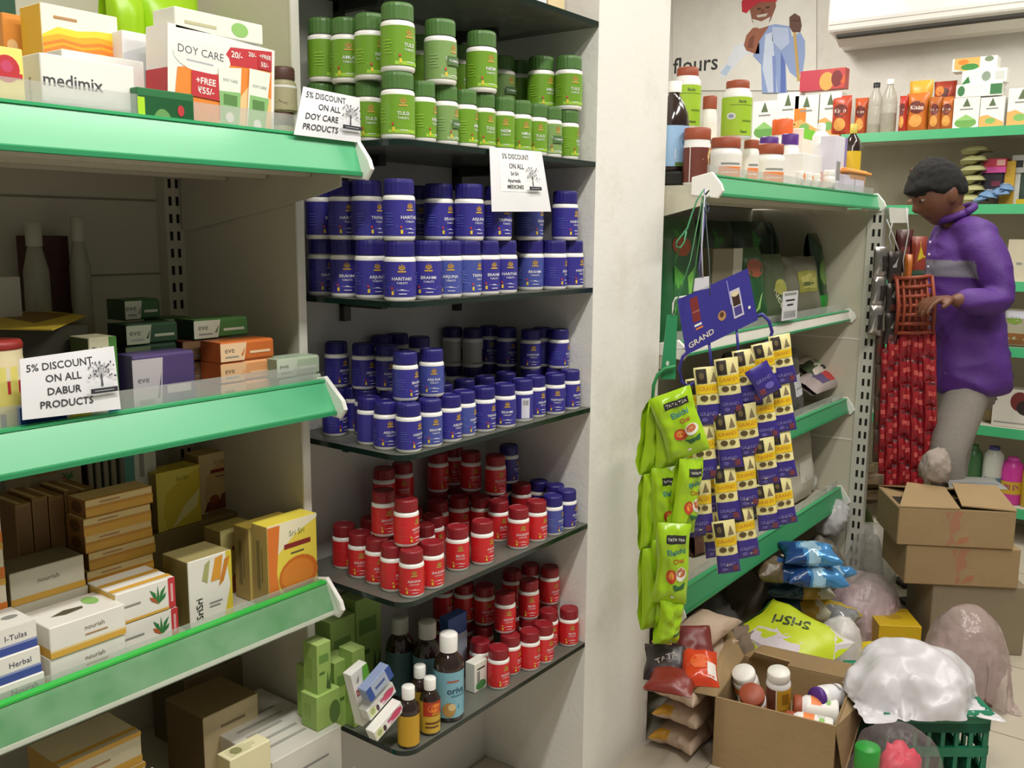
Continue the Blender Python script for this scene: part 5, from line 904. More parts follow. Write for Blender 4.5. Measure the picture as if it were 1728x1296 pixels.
b = MB(); P = [hv(x, y, D1+.006) for x, y in ((1168, 588), (1152, 602), (1146, 622), (1150, 644), (1162, 652), (1230, 612), (1298, 576), (1303, 560), (1298, 542), (1286, 530), (1274, 534))]
b.tube(P, .0042, BHG, 8); b.tube([hv(1196, 575, D1+.006), hv(1202, 628, D1+.006)], .0035, BHG); b.tube([hv(1243, 556, D1+.006), hv(1247, 604, D1+.006)], .0035, BHG); b.build('hanger_frame', HG)
b = MB(); P = [hv(x, y, D1+.01) for x, y in ((1158, 500), (1140, 503), (1136, 512), (1134, 580), (1138, 588), (1157, 588))]; b.tube(P, .0025, M('d9d9d4', .4), 6); b.build('white_wire', HG)
b = MB(); board(b, [(1173, 470), (1198, 466), (1199, 486), (1170, 492)], D1, M('d4d2da', .4), [], .006); b.build('clip', HG)
b = MB(); P0 = (1190, 322)
for cs, c, r in (([(1190, 318), (1186, 370), (1184, 420), (1186, 468)], 'c4c4cc', .0022), ([(1190, 318), (1182, 390), (1175, 440), (1168, 495)], '3f7a4a', .0014), ([(1190, 318), (1192, 380), (1197, 440), (1198, 500)], '5a6a6a', .0013), ([(1189, 318), (1188, 380), (1180, 450), (1182, 468)], '6a64a8', .0016)):
    b.tube([hv(x, y, D1) for x, y in cs], r, M(c, .6), 5)
b.tube([hv(1190+6*cos(a*.9), 350+8*sin(a*1.3), D1-.004*cos(a)) for a in [k*.5 for k in range(22)]], .0016, M('3a4560', .6), 5)
b.tube([hv(1192+5*cos(a*1.1), 330+9*sin(a*.8), D1-.004*cos(a)) for a in [k*.5 for k in range(18)]], .0014, M('4a6a5a', .6), 5)
b.build('hanging_cords', HG)
b = MB(); b.tube([hv(x, y, D1+.012) for x, y in ((1188, 320), (1176, 338), (1168, 360), (1160, 385), (1150, 398), (1142, 408), (1141, 416), (1148, 418), (1155, 408), (1158, 390))], .002, M('4a9a6a', .5), 6)
tag(b.build('cord_loop'), 'green looped cord hanging from the shelf bracket by the pillar', 'cord')
SCR = M('efe4a2', .35); SPU = M('3b2f86', .3); SGD = M('dcae2c', .4); SDK = M('2e2620', .45)
SITEMS = [('r', .0, .0, 1, .36, SPU), ('r', .0, .54, 1, .70, M('ecc620', .4)), ('t', .5, .63, .10, 'GRAND', M('c47a22', .5), 0, .01, 'c', .8), ('r', .06, .72, .48, .97, SDK), ('e', .27, .85, .10, .06, M('6a5a3a')), ('p', [(.62, .74), (.9, .74), (.76, .92)], M('8a7a5a')),
          ('e', .30, .47, .17, .05, M('5a4a2c')), ('e', .68, .47, .14, .045, M('6a5a34')), ('t', .45, .20, .09, 'GRAND', M('8a80c8'), 0, .0, 'c', .7), ('r', .66, .05, .9, .16, M('7d3a4a')), ('e', .3, .10, .12, .04, M('6a60b4'))]
def strip(label, top, bot, n, wpx, d, seed, items=SITEMS, mat=SCR, T=.016, group='coffee sachet strips', name='sachet_strip', part='sachet', cat='sachet strip', yaw=YAWC, nu=8, nv=12, wr=1.0, roll=0):
    a, c = hv(*top, d), hv(*bot, d); t = thing(name, label, cat, a, 0, group); W = wpx*d/F
    for k in range(n):
        p = a.lerp(c, k/n); q = a.lerp(c, (k+1)/n); h = (p-q).length
        o = pouch(W, h*1.03, T, items, mat, part, None, seed=seed+k*3, nu=nu, nv=nv, crimp=.05, wr=wr); o.parent = t
        dv = (p-q).normalized(); o.location = q-a; lean = math.asin(max(-1, min(1, dv.dot(RH)))); jit = random.uniform(-7, 7)
        o.rotation_euler = Euler((RAD(random.uniform(-4, 4)), lean+RAD(roll), RAD(yaw+jit)))
    return t
for a in (('coffee sachet strip hanging first from the left in the front rank', (1206, 622), (1184, 900), 3, 43, D1-.02, 101), ('coffee sachet strip hanging second from the left in the front rank', (1238, 606), (1231, 966), 4, 40, D1-.03, 121), ('coffee sachet strip hanging third from the left in the front rank', (1268, 592), (1264, 940), 4, 40, D1-.022, 141),
          ('coffee sachet strip hanging fourth from the left in the front rank', (1297, 580), (1299, 894), 4, 37, D1-.02, 161), ('coffee sachet strip at the right end of the front rank', (1326, 566), (1328, 884), 4, 37, D1-.012, 181),
          ('coffee sachet strip in the shade behind the leftmost one', (1184, 640), (1178, 905), 3, 30, D1+.03, 201), ('coffee sachet strip in the shade behind the second one', (1218, 625), (1206, 940), 4, 32, D1+.035, 221)):
    strip(*a, roll=-8)
o = pouch(.058, .075, .014, [('r', .1, .1, .35, .3, M('7d3a4a')), ('t', .5, .55, .2, 'GRAND', M('8a80c8'), 0, 0, 'c', .7), ('e', .6, .3, .2, .1, M('6a60b4'))], SPU, 'coffee_sachet', seed=240, nu=8, nv=8); o.location = hv(1302, 664, D1-.055); o.rotation_euler = Euler((0, RAD(-32), RAD(YAWC))); tag(o, 'single purple sachet hanging askew over the coffee strips', 'sachet')
# lime tea packets on a green hanger
D2 = 2.10
TG = thing('packet_hanger', 'green plastic hanger board holding lime tea packets', 'hanger', (0, 0, 0))
b = MB(); board(b, [(1126, 531), (1143, 533), (1140, 640), (1114, 640)], D2+.02, M('2f8a5a', .4), [('e', .4, .25, .12, .04, M('c9d4c8'))]); b.build('header_board', TG)
b = MB(); b.tube([hv(x, y, D2+.01) for x, y in ((1140, 618), (1122, 622), (1110, 632), (1103, 650), (1101, 675), (1108, 682), (1150, 672))], .0042, WIRE, 8); b.build('hanger_frame', TG)
b = MB(); b.tube([hv(1186, 330, D2+.10), hv(1165, 440, D2+.06), hv(1134, 534, D2+.02)], .0014, M('3f7a4a', .6), 5); b.build('hanging_cords', TG)
LIMEP = M('a4cf22', .25, .06); LIMT = [('r', .30, .78, .88, .88, M('2a2a2a', .5)), ('t', .59, .83, .075, 'TATA TEA', M('e6e6d8', .5), 0, .01, 'c', .5), ('t', .60, .68, .11, 'Elaichi', M('2f7f8a', .5), 6, .02, 'c', .56), ('t', .66, .57, .09, 'Chai', M('c0582c', .5), 6, .02, 'c', .34),
        ('e', .44, .38, .16, .085, M('c9442c', .45)), ('e', .44, .39, .09, .05, M('e8a23c', .5)), ('e', .74, .41, .17, .085, M('e4e0d0', .4)), ('e', .74, .43, .13, .055, M('b8683c', .5)), ('p', [(.5, .28), (.9, .30), (.86, .22), (.6, .20)], M('2f6a3a', .5)), ('e', .55, .12, .05, .02, M('e6e6d8'))]
def packets(label, lst, seed, group='lime tea packet strips'):
    t = thing('packet_strip', label, 'packet strip', hv(lst[0][0], lst[0][1], D2), 0, group)
    for k, (x0, y0, x1, y1, w_, dd, dy, it) in enumerate(lst):
        p, q = hv(x0, y0, D2+dd), hv(x1, y1, D2+dd); h = (p-q).length; dv = (p-q).normalized()
        o = pouch(w_*D2/F, h, .038, LIMT if it else LIMT[8:], LIMEP, 'packet', None, seed=seed+k*5, nu=16, nv=24, crimp=.05, wr=2.3); o.parent = t; o.location = q-hv(lst[0][0], lst[0][1], D2)
        o.rotation_euler = Euler((RAD(3), math.asin(max(-1, min(1, dv.dot(RH)))), RAD(YAWC+dy)))
packets('lime tea packet strip hanging nearest the coffee sachets', [(1128, 662, 1168, 768, 74, -.03, -8, 1), (1162, 772, 1150, 900, 50, -.02, 25, 1), (1140, 880, 1132, 1018, 58, -.035, -5, 1), (1134, 1008, 1124, 1086, 46, -.03, 18, 0)], 301)
packets('lime tea packet strip hanging in the middle behind the front one', [(1118, 672, 1128, 790, 56, .02, 28, 0), (1122, 785, 1124, 912, 54, .015, 15, 1), (1120, 905, 1128, 1035, 50, .02, 10, 0)], 331)
packets('lime tea packet strip hanging leftmost against the pillar', [(1106, 676, 1094, 800, 44, .03, 40, 0), (1095, 795, 1096, 925, 42, .03, 30, 0), (1096, 920, 1096, 1060, 40, .03, 25, 0)], 351)
# strips at the end post beside the man
D3 = 3.34
HK = thing('display_hook', 'white hook tray on the end post holding the red sachet strips', 'hook', (0, 0, 0))
b = MB(); board(b, [(1500, 350), (1534, 352), (1531, 376), (1502, 376)], D3+.02, M('cfcdc6', .45), [], .05); b.build('hook_tray', HK)
b = MB()
for cs in ([(1506, 374), (1500, 400), (1508, 430)], [(1530, 350), (1533, 392), (1524, 440), (1527, 470)], [(1496, 370), (1506, 395), (1520, 432)]): b.tube([hv(x, y, D3) for x, y in cs], .0025, CORD, 5)
b.build('hanging_cords', HK)
SIL = M('8f8a86', .22, .2, 20, metal=.7); DSIL = M('3f3836', .3, .2, 20, metal=.5)
strip('silver foil sachet strip on the end post, left of the red strips', (1489, 418), (1476, 566), 3, 24, D3, 401, [('p', [(.1, .1), (.5, .9), (.3, .1)], M('c9c6c2', .2, metal=.6)), ('r', .55, .2, .9, .7, DSIL)], SIL, .02, 'foil sachet strips on the end post', nu=7, nv=9, wr=2)
strip('dark foil sachet strip hanging between silver strip and orange card', (1512, 426), (1503, 580), 3, 24, D3-.01, 421, [('p', [(.2, .5), (.8, 1), (.5, .5)], M('c9c6c2', .2, metal=.6)), ('r', .2, .1, .8, .3, M('5a2a24'))], DSIL, .02, 'foil sachet strips on the end post', nu=7, nv=9, wr=2)
strip('dull brown sachet strip hanging below the silver foil strip', (1487, 560), (1480, 780), 4, 16, D3+.02, 431, [('r', .1, .3, .9, .6, M('6a2a24'))], M('4f3a30', .4), .016, 'foil sachet strips on the end post', nu=6, nv=8)
RIT = [('r', .08, .12, .92, .30, M('8a1f2a')), ('r', .2, .45, .8, .62, M('d8605a')), ('r', .1, .88, .9, .97, M('5a1418'))]; REDS = M('a3222c', .28, .18, 30)
for k, (x, y0, y1, n) in enumerate(((1492, 590, 800, 5), (1501, 575, 835, 6), (1511, 566, 826, 6), (1521, 560, 820, 6), (1531, 556, 828, 6), (1541, 560, 836, 6), (1551, 560, 846, 6), (1561, 556, 812, 6), (1571, 560, 770, 5))):
    strip('red sachet strip on the end post, %s from the left' % ORD[k+1], (x+2, y0), (x+(k-4)*1.2, y1), n, 12.5, D3-.012*(k % 2), 500+k*17, RIT, REDS, .022, 'red sachet strips beside the man', nu=6, nv=8, yaw=YAWC+(-25, 20)[k % 2], wr=2)
b = MB(); cs = [hv(x, y, D3-.03) for x, y in ((1513, 470), (1572, 466), (1574, 560), (1512, 562))]
OC = M('8f4029', .55)
for i in range(7): b.tube([cs[0].lerp(cs[1], i/6), (cs[0].lerp(cs[1], i/6)).lerp(cs[3].lerp(cs[2], i/6), .5)-FH*.02, cs[3].lerp(cs[2], i/6)], .0075 if i in (0, 6) else .0058, OC, 6)
for j in range(7):
    a_, c_ = cs[0].lerp(cs[3], j/6), cs[1].lerp(cs[2], j/6); b.tube([a_, a_.lerp(c_, .5)-FH*.02, c_], .007, OC, 6)
cbk = [p+FH*.05 for p in cs]; b.add([tuple(p) for p in cbk], [(0, 1, 2, 3)], M('6a2a1c', .6))
for p, q in zip(cs, cbk): b.tube([p, q], .006, OC, 6)
tag(b.build('wire_basket'), 'orange red plastic mesh basket held by the man in purple', 'basket')
for k, (lab, x0, y0, x1, y1, c, A) in enumerate((('dark red snack packet above the orange basket', 1508, 388, 1536, 460, '4f2426', [('r', .2, .3, .8, .6, M('7a3a34'))]), ('yellow and red snack packet near the man chest', 1534, 400, 1560, 470, '8a3a2c', [('p', [(.1, .3), (.9, .5), (.5, .9)], M('c8b02c')), ('r', 0, 0, 1, .2, M('4a6a5a'))]), ('orange wafer strip hanging by the silver foil', 1524, 430, 1536, 486, 'b8682c', [('r', .2, .1, .8, .3, M('d8a04a'))]))):
    p = hv((x0+x1)/2, y1, D3+.03-.02*k); o = pouch((x1-x0)*D3/F, (y1-y0)*D3/F, .03, A, M(c, .35), 'snack_packet', seed=610+k, nu=7, nv=9); o.location = p; o.rotation_euler = (0, 0, RAD(YAWC)); tag(o, lab, 'packet', 'snack packets on the end post')
# ================================================================== clutter on the floor
def blob(name, label, cat, c, r, mat, seed, group=None, neck=0, amp=.22, rz=0, sub=4, parent=None, flat=.35, fr=1.0):
    bm = bmesh.new(); bmesh.ops.create_icosphere(bm, subdivisions=sub, radius=1); sd = V((seed*5.1, seed*2.7, seed*.9))
    for v in bm.verts:
        n = v.co.normalized(); w_ = n+V((noise.noise(n*2+sd), noise.noise(n*2+sd+V((5, 0, 0))), noise.noise(n*2+sd+V((0, 5, 0)))))*.35
        q = noise.noise(n*1.3*fr+sd)*.9
        c1 = 1-abs(noise.noise(V((w_.x*2.6, w_.y*2.6, w_.z*1.2))*fr+sd*2))*2.2; c2 = 1-abs(noise.noise(V((w_.x*5.5, w_.y*5.5, w_.z*2.6))*fr+sd*3))*2.2
        k = 1+amp*(q*.8+max(0, c1)**2*.42+max(0, c2)**2*.20-.25); p = n*k
        if neck and n.z > .55: p.z += (n.z-.55)*neck*2.0; f_ = 1-.7*(n.z-.55)/.45*min(1, neck*1.3); p.x *= f_; p.y *= f_
        p = V((p.x*r[0], p.y*r[1], p.z*r[2])); p.z = max(p.z, -r[2]*(1-flat)); v.co = p+V((0, 0, r[2]*(1-flat)))
    me = bpy.data.meshes.new(name); bm.to_mesh(me); bm.free(); me.materials.append(mat); me.polygons.foreach_set('use_smooth', [True]*len(me.polygons))
    o = bpy.data.objects.new(name, me); COL.objects.link(o); o.location = c; o.rotation_euler = (0, 0, rz)
    if parent: o.parent = parent
    return tag(o, label, cat, group) if label else o
# soft bags and pillow packs: a short cloth settling gives real folds, the settled shape is kept as plain mesh data
def settle(W, D, pres, frames, seed, n=26, grav=.3, ten=25, shr=0, ball=None):
    sides = (1,) if ball else (1, -1); vs = []; fs = []; uv = []; idx = {}
    for s in sides:
        for j in range(n+1):
            for i in range(n+1):
                edge = i in (0, n) or j in (0, n)
                if edge and s == -1: idx[(s, i, j)] = idx[(1, i, j)]; continue
                u, v = i/n, j/n; z = s*.012*(max(0, sin(pi*u)*sin(pi*v)))**.35+noise.noise(V((u*3, v*3, seed)))*.03*(1-abs(2*u-1))
                idx[(s, i, j)] = len(vs); vs.append(((u-.5)*W, (v-.5)*D, z+(ball[2]*1.95 if ball else .07)))
    for s in sides:
        for j in range(n):
            for i in range(n):
                f = (idx[(s, i, j)], idx[(s, i+1, j)], idx[(s, i+1, j+1)], idx[(s, i, j+1)]); fs.append(f if s == 1 else f[::-1]); uv.append(((i+.5)/n, (j+.5)/n, s))
    me = bpy.data.meshes.new('settling'); me.from_pydata(vs, [], fs); o = bpy.data.objects.new('settling', me); COL.objects.link(o)
    m = o.modifiers.new('c', 'CLOTH'); st = m.settings; st.quality = 4; st.mass = .15
    st.tension_stiffness = ten; st.compression_stiffness = ten; st.shear_stiffness = ten*.4; st.bending_stiffness = .02; st.effector_weights.gravity = grav; st.air_damping = 4; st.shrink_min = shr
    st.use_pressure = not ball; st.uniform_pressure_force = pres; m.collision_settings.distance_min = .004; m.point_cache.frame_start = 1; m.point_cache.frame_end = frames+2
    cs = []
    g = MB(); g.add([(-1, -1, 0), (1, -1, 0), (1, 1, 0), (-1, 1, 0)], [(0, 1, 2, 3)], WHITE); cs.append(g.build('settling_base'))
    if ball:
        for bx, by, k in ((0, 0, 1), (.55, .35, .72), (-.6, -.2, .7), (.1, -.6, .6)):
            bm = bmesh.new(); bmesh.ops.create_icosphere(bm, subdivisions=3, radius=1); bmesh.ops.transform(bm, matrix=Matrix.Translation((bx*ball[0], by*ball[1], ball[2]*.7*k)) @ Matrix.Diagonal((ball[0]*k, ball[1]*k, ball[2]*k, 1)), verts=bm.verts)
            q = bpy.data.meshes.new('settling_base'); bm.to_mesh(q); bm.free(); bo = bpy.data.objects.new('settling_base', q); COL.objects.link(bo); cs.append(bo)
    for c in cs: c.modifiers.new('k', 'COLLISION')
    SC.frame_start = 1; SC.frame_end = frames+2
    for f in range(1, frames+1): SC.frame_set(f)
    r = o.evaluated_get(bpy.context.evaluated_depsgraph_get()).to_mesh(); out = [V(v.co) for v in r.vertices]
    for c in [o]+cs: bpy.data.objects.remove(c)
    SC.frame_set(1); z0 = min(v.z for v in out)
    return [V((v.x, v.y, v.z-z0)) for v in out], fs, uv
SIMS = {'pillow': settle(.36, .30, 22, 30, 0), 'plump': settle(.36, .30, 45, 24, 1, shr=.15), 'drape': settle(.50, .46, 0, 44, 2, 44, 1, 15, 0, (.13, .115, .085)), 'drape2': settle(.40, .44, 0, 40, 5, 36, 1, 12, 0, (.10, .10, .10))}
def soft(kind, name, label, cat, c, size, mat, group=None, rot=(0, 0, 0), parent=None, sub=1, lump=0, seed=0):
    """a settled shape fitted to size; mat may be a function of (u, v, side)"""
    vs, fs, uv = SIMS[kind]; ex = [max(v[i] for v in vs)-min(v[i] for v in vs) for i in range(3)]; b = MB(); sd = V((seed*1.3, seed*.7, 0))
    b.v = [(v.x*size[0]/ex[0], v.y*size[1]/ex[1], v.z*size[2]/ex[2]+lump*noise.noise(V((v.x*14, v.y*14, v.z*14))+sd)*min(1, v.z/ex[2]*3)) for v in vs]
    for f, q in zip(fs, uv):
        m = mat(*q) if callable(mat) else mat
        if m not in b.mats: b.mats.append(m)
        b.f.append(f); b.mi.append(b.mats.index(m)); b.sm.append(True)
    o = b.build(name, parent, c, rot)
    if sub: q = o.modifiers.new('smooth', 'SUBSURF'); q.levels = 0; q.render_levels = sub
    return tag(o, label, cat, group) if label else o
# open carton with jars
q0 = at(1207, 1176, Z=.19); q1 = at(1411, 1226, Z=.19); dv = (q1-q0); dv.z = 0; CW = dv.length; yb = math.degrees(math.atan2(dv.y, dv.x)); CD, CH = .27, .19
t = thing('carton', 'open cardboard carton of medicine jars on the floor below the lime packets', 'carton', (q0.x, q0.y, 0), RAD(yb))
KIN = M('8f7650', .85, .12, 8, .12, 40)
b = MB(); th = .005
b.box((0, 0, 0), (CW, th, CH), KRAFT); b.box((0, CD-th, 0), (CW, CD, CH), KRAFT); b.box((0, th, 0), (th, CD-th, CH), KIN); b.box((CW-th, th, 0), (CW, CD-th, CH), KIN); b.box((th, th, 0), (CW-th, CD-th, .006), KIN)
b.prism([(.0, CH*.55), (.004, CH*.53), (.004, CH*.50), (0, CH*.50)], .02, CW-.02, M('8a7350', .8)) if False else None
b.build('box_body', t)
def flap(pts, name='flap'):
    b = MB(); n = len(pts); P = [V(p) for p in pts]; nn = (P[1]-P[0]).cross(P[2]-P[0]).normalized()*.004
    b.add([tuple(p) for p in P]+[tuple(p+nn) for p in P], [tuple(range(n))[::-1], tuple(range(n, 2*n))]+[(i, (i+1) % n, (i+1) % n+n, i+n) for i in range(n)], KRAFT); return b.build(name, t)
flap([(0, CD, CH), (CW, CD, CH), (CW-.01, CD+.022, CH+.035), (.05, CD+.022, CH+.035)])
flap([(0, .0, CH), (0, CD, CH), (-.045, CD*.98, CH+.080), (-.100, .02, CH-.015)])
flap([(CW, .0, CH), (CW, CD, CH), (CW+.040, CD-.01, CH-.03), (CW+.024, .02, CH-.135)])
flap([(.02, CD-.006, CH+.0), (.12, CD-.006, CH), (.14, CD-.05, CH+.04), (.05, CD-.07, CH+.055)])
def inbox(x, y, z): a = RAD(yb); return V((q0.x+x*cos(a)-y*sin(a), q0.y+x*sin(a)+y*cos(a), z))
b = MB(); b.box((0, 0, 0), (CW-.016, CD-.016, .092), M('8a7a60', .8)); o = b.build('packed_carton', None, inbox(.008, .008, .0065), (0, 0, RAD(yb))); tag(o, 'layer of packed brown cartons at the bottom inside the open carton', 'carton')
JG = 'jars lying in the open carton'
def lying(label, x, y, z, R, H, cap, lab, items, az, tilt, roll=0):
    M_ = Matrix.Rotation(RAD(yb+az), 4, 'Z') @ Matrix.Rotation(RAD(tilt), 4, 'X') @ Matrix.Rotation(RAD(roll), 4, 'Z')
    return capjar('remedy_jar', label, inbox(x, y, z), R, H, WJ, cap, lab, JG, items, .2, rot=M_.to_euler(), capr=.92)
OR3 = [('r', .30, .55, .70, .92, ORL), ('r', .40, .2, .6, .45, M('d8d8d0')), ('e', .36, .3, .04, .1, LGN)]
zl = .0995
lying('white jar with rust lid leaning forward at the left of the open carton', .075, .100, zl+.022, .035, .105, RUST, M('efece6', .4), OR3, 8, 38, 30)
lying('white jar with pale lid leaning against the left carton wall', .045, .185, zl+.016, .034, .10, M('ece8e2', .4), M('efece6', .4), OR3, -15, 26, 20)
lying('yellow and brown jar with cream lid standing tilted in the open carton', .125, .170, zl+.006, .032, .125, M('efece2', .4), M('d8a832', .45), [('r', .28, 0, .46, 1, M('6d3a24')), ('r', .462, 0, .475, 1, PLW), ('r', .54, .45, .64, .85, M('a87a22')), ('r', .5, .2, .62, .24, M('a87a22'))], 0, 10, 15)
lying('white jar lying with its rust lid towards the left in the carton centre', .275, .170, zl+.037, .035, .11, RUST, M('efece6', .4), OR3, -76, 88, 210)
lying('white jar lying with a purple lid at the right of the open carton', .268, .225, zl+.060, .031, .085, VIO, M('ecebee', .4), [('r', .4, .2, .6, .4, GREY)], -35, 82, 180)
lying('white jar lying with rust lid nearest the front of the open carton', .280, .066, zl+.037, .034, .115, RUST, M('efece6', .4), OR3, -82, 88, 210)
# pale sacks stacked beside the pillar
SACK = M('c9b09a', .45, .12, 10, .1, 30)
for k in range(5):
    soft('plump', 'flour_sack', '%s pale pink sack of the stack beside the pillar' % ('lowest', 'second', 'third', 'fourth', 'topmost')[k], 'sack', (2.215+.010*(k % 2), 1.032+.003*(k % 2), .0005+.067*k), (.30, .140, .0665), lambda u, v, s_: M('d09a2c', .45) if u < .16 and v > .62 and s_ > 0 else SACK, 'pale sacks beside the pillar', (0, 0, .06*(k % 2)), lump=.006, seed=k)
def lie(name, label, cat, px, py, z, W, H, T, mat, items, seed, az=-53, tilt=-75, group=None, roll=0, wr=1.5, bottom=False):
    c = at(px, py, Z=z); o = pouch(W, H, T, items, mat, name, seed=seed, crimp=.04, wr=wr, nu=12, nv=14)
    Rm = Matrix.Rotation(RAD(az), 4, 'Z') @ Matrix.Rotation(RAD(tilt), 4, 'X') @ Matrix.Rotation(RAD(roll), 4, 'Y'); o.rotation_euler = Rm.to_euler(); o.location = c-(Rm @ V((0, 0, H/2))); return tag(o, label, cat, group)
GP = 'packets heaped below the shelf'
lie('snack_packet', 'glossy orange red packet beside the open carton flap', 'packet', 1180, 1128, .36, .085, .11, .045, M('c8401f', .22), [('e', .5, .5, .3, .2, M('d8602c')), ('r', .7, .1, .95, .5, M('d9d0c8'))], 720, -60, -70, GP)
lie('snack_packet', 'dark packet with pale letters beneath the lime packets', 'packet', 1124, 1118, .36, .10, .10, .04, M('2f2526', .35), [('t', .5, .5, .22, 'TATA', M('a8a09a'), 30, .01, 'c', .7)], 721, -60, -60, GP)
lie('snack_packet', 'dark red packet under the orange one by the pillar', 'packet', 1134, 1150, .345, .11, .09, .035, M('7a2a20', .35), [], 722, -75, -80, GP)
lie('snack_packet', 'dull red packet leaning behind the dark lettered one', 'packet', 1170, 1088, .38, .10, .10, .04, M('6a2422', .4), [], 723, -50, -50, GP)
blob('flour_bag', 'brown paper bag crumpled between the orange packet and the open carton', 'bag', at(1262, 1150, Z=.16)+V((.2, .12, -.16)), (.10, .08, .13), M('7d6a56', .7, .1, 9, .1), 31, None, amp=.3)
blob('flour_bag', 'grey brown sack slumped below the lowest green rail', 'bag', at(1245, 1105, Z=.0)+V((.22, .02, 0)), (.18, .13, .17), M('7f7264', .6, .12, 9, .15, 30), 32, None, amp=.22)
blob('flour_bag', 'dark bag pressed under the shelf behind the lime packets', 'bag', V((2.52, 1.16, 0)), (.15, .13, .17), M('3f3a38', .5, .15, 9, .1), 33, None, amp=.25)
o = lie('flour_sack', 'white and lime flour sack lying behind the open carton', 'sack', 1326, 1084, .165, .29, .27, .085, M('c2d226', .4), [('p', [(.0, .0), (1, .0), (1, .58), (.62, .44), (.34, .56), (0, .44)], M('d8cdd4', .4)), ('p', [(.55, 1), (1, .62), (1, 1)], M('dcd6d8', .4)), ('t', .44, .66, .20, 'SriSri', M('3f4a2a'), 205, .02, 'c', .5), ('r', .0, .40, .05, .9, M('2f7a3a'))], 730, -75, -72, None, 30)
blob('flour_bag', 'plump white bag end behind the lime and white sack', 'bag', at(1404, 1112, Z=.05)+V((.07, .0, -.05)), (.07, .07, .10), M('d4d0cc', .35, .05), 34, amp=.16)
BLG = 'blue and yellow packets piled under the right bay'
SILV = M('b9bcc0', .18, .1, 20, metal=.5); CRM = M('c4bda2', .3, .1, 20); DTL = M('1f3f4c', .25, .15, 20); SKY = M('4f92cc', .18, .15, 20, metal=.2); NAV = M('24467f', .22, .15, 20)
def pm(kind):
    def f(u, v, s_):
        q = u+.12*noise.noise(V((u*4, v*5, 0)))
        if kind == 'b1': return M('b08c30', .3) if .56 < q < .74 else CRM if q >= .74 else DTL
        if kind == 'b2': return M('c9ab34', .3) if abs(q-v) < .12 else SILV if q > .4 else CRM
        if kind == 'b3': return M('a9cfe8', .15, metal=.2) if abs(q-.5) < .12 or (v > .7 and q > .6) else NAV if q < .3 else SKY
        return M('6a5a44', .35) if q < .5 else NAV
    return f
for k, (lab, px, py, z_, kd, sz, az) in enumerate((('dark teal packet lowest at the left of the blue pile', 1322, 1062, .02, 'b1', (.24, .17, .085), -40), ('silver and yellow packet lowest at the front of the blue pile', 1392, 1078, .02, 'b2', (.20, .15, .075), -70), ('dark teal and cream packet of the second layer', 1335, 1020, .105, 'b1', (.25, .18, .085), -48), ('silver packet with a yellow slash in the second layer', 1402, 1030, .095, 'b2', (.17, .13, .07), -95),
      ('teal and cream packet of the third layer in the blue pile', 1345, 985, .19, 'b1', (.23, .17, .08), -58), ('bright sky blue packet of the fourth layer', 1368, 962, .27, 'b3', (.20, .16, .07), -50), ('sky blue packet overhanging at the right of the fourth layer', 1400, 958, .245, 'b3', (.15, .12, .06), -20), ('brown and blue packet left in the upper pile', 1312, 958, .275, 'b4', (.17, .14, .07), -50), ('topmost sky blue packet of the pile', 1366, 928, .335, 'b3', (.19, .15, .065), -56))):
    c = at(px, py, Z=z_+.04); soft('pillow' if k % 2 else 'plump', 'detergent_packet', lab, 'packet', (c.x, c.y, z_), sz, pm(kd), BLG, (RAD(3*(k % 3-1)), RAD(3*(k % 2)), RAD(az)), lump=.012, seed=k*3)
PKB = film('d6c6c6', .58, .18, 'clear_pink_bag', bump=.5); CLB2 = film('d6d3cc', .55, .12, 'clear_bag_film', bump=.5)
def bagc(label, c, size, film_, inner, seed, group=None, kind='drape2', az=0, shr=.62):
    t = thing('plastic_bag', label, 'bag', c, RAD(az), group)
    soft(kind, 'bag_film', None, None, (0, 0, 0), size, film_, parent=t, lump=.022, seed=seed)
    if inner: blob('bag_contents', None, None, (0, 0, .003), (size[0]*.5*shr, size[1]*.5*shr, size[2]*.46), inner, seed+3, parent=t, amp=.3, fr=1.6)
    return t
c = at(1458, 1066, Z=0); bagc('crumpled clear bag of pink packets beside the blue packet pile', (c.x, c.y, 0), (.30, .28, .215), PKB, M('d2b4be', .35, .2, 22, .3, 30), 41, az=-40, shr=.8)
c = at(1452, 1000, Z=0); bagc('thin clear bag puffed up behind the pink packet bag', (c.x, c.y-.02, 0), (.22, .22, .30), CLB2, M('7a7a60', .5, .2, 15), 42, shr=.5, az=20)
blob('plastic_bag', 'small white plastic bag tucked below the lowest rail by the post', 'bag', at(1418, 905, Z=.27)+V((.05, .06, 0)), (.075, .065, .075), film('d4d3d4', .25, .15, 'white_bag_film', bump=.4), 44, None, amp=.35)
gs = at(1418, 905, Z=.27); soft('plump', 'flour_bag', 'grey sack under the small white plastic bag below the post', 'bag', (gs.x-.02, gs.y+.07, 0), (.19, .17, .268), M('6f695e', .6, .15, 9, .15, 30), None, (0, 0, -.6), lump=.02)
yc = carton('soap_carton', 'bright yellow carton with an emblem on the floor behind the white bag', 'box', (at(1480, 1106, Z=.0), -58, .135, .15, .105), M('d9b420', .45), [('e', .52, .5, .18, .16, M('b8922a')), ('r', .35, .25, .7, .30, M('b8922a')), ('r', 0, 0, 1, .10, M('a87a22'))], top=[('e', .5, .5, .2, .14, M('c49a2a')), ('r', .1, .8, .9, .86, M('c49a2a'))], mside=M('c8a020', .45))
lie('snack_packet', 'flat yellow packet lying in front of the yellow carton', 'packet', 1480, 1103, .05, .12, .10, .04, M('d8c02a', .25), [('e', .5, .5, .2, .2, M('b8962a'))], 780, -60, -75)
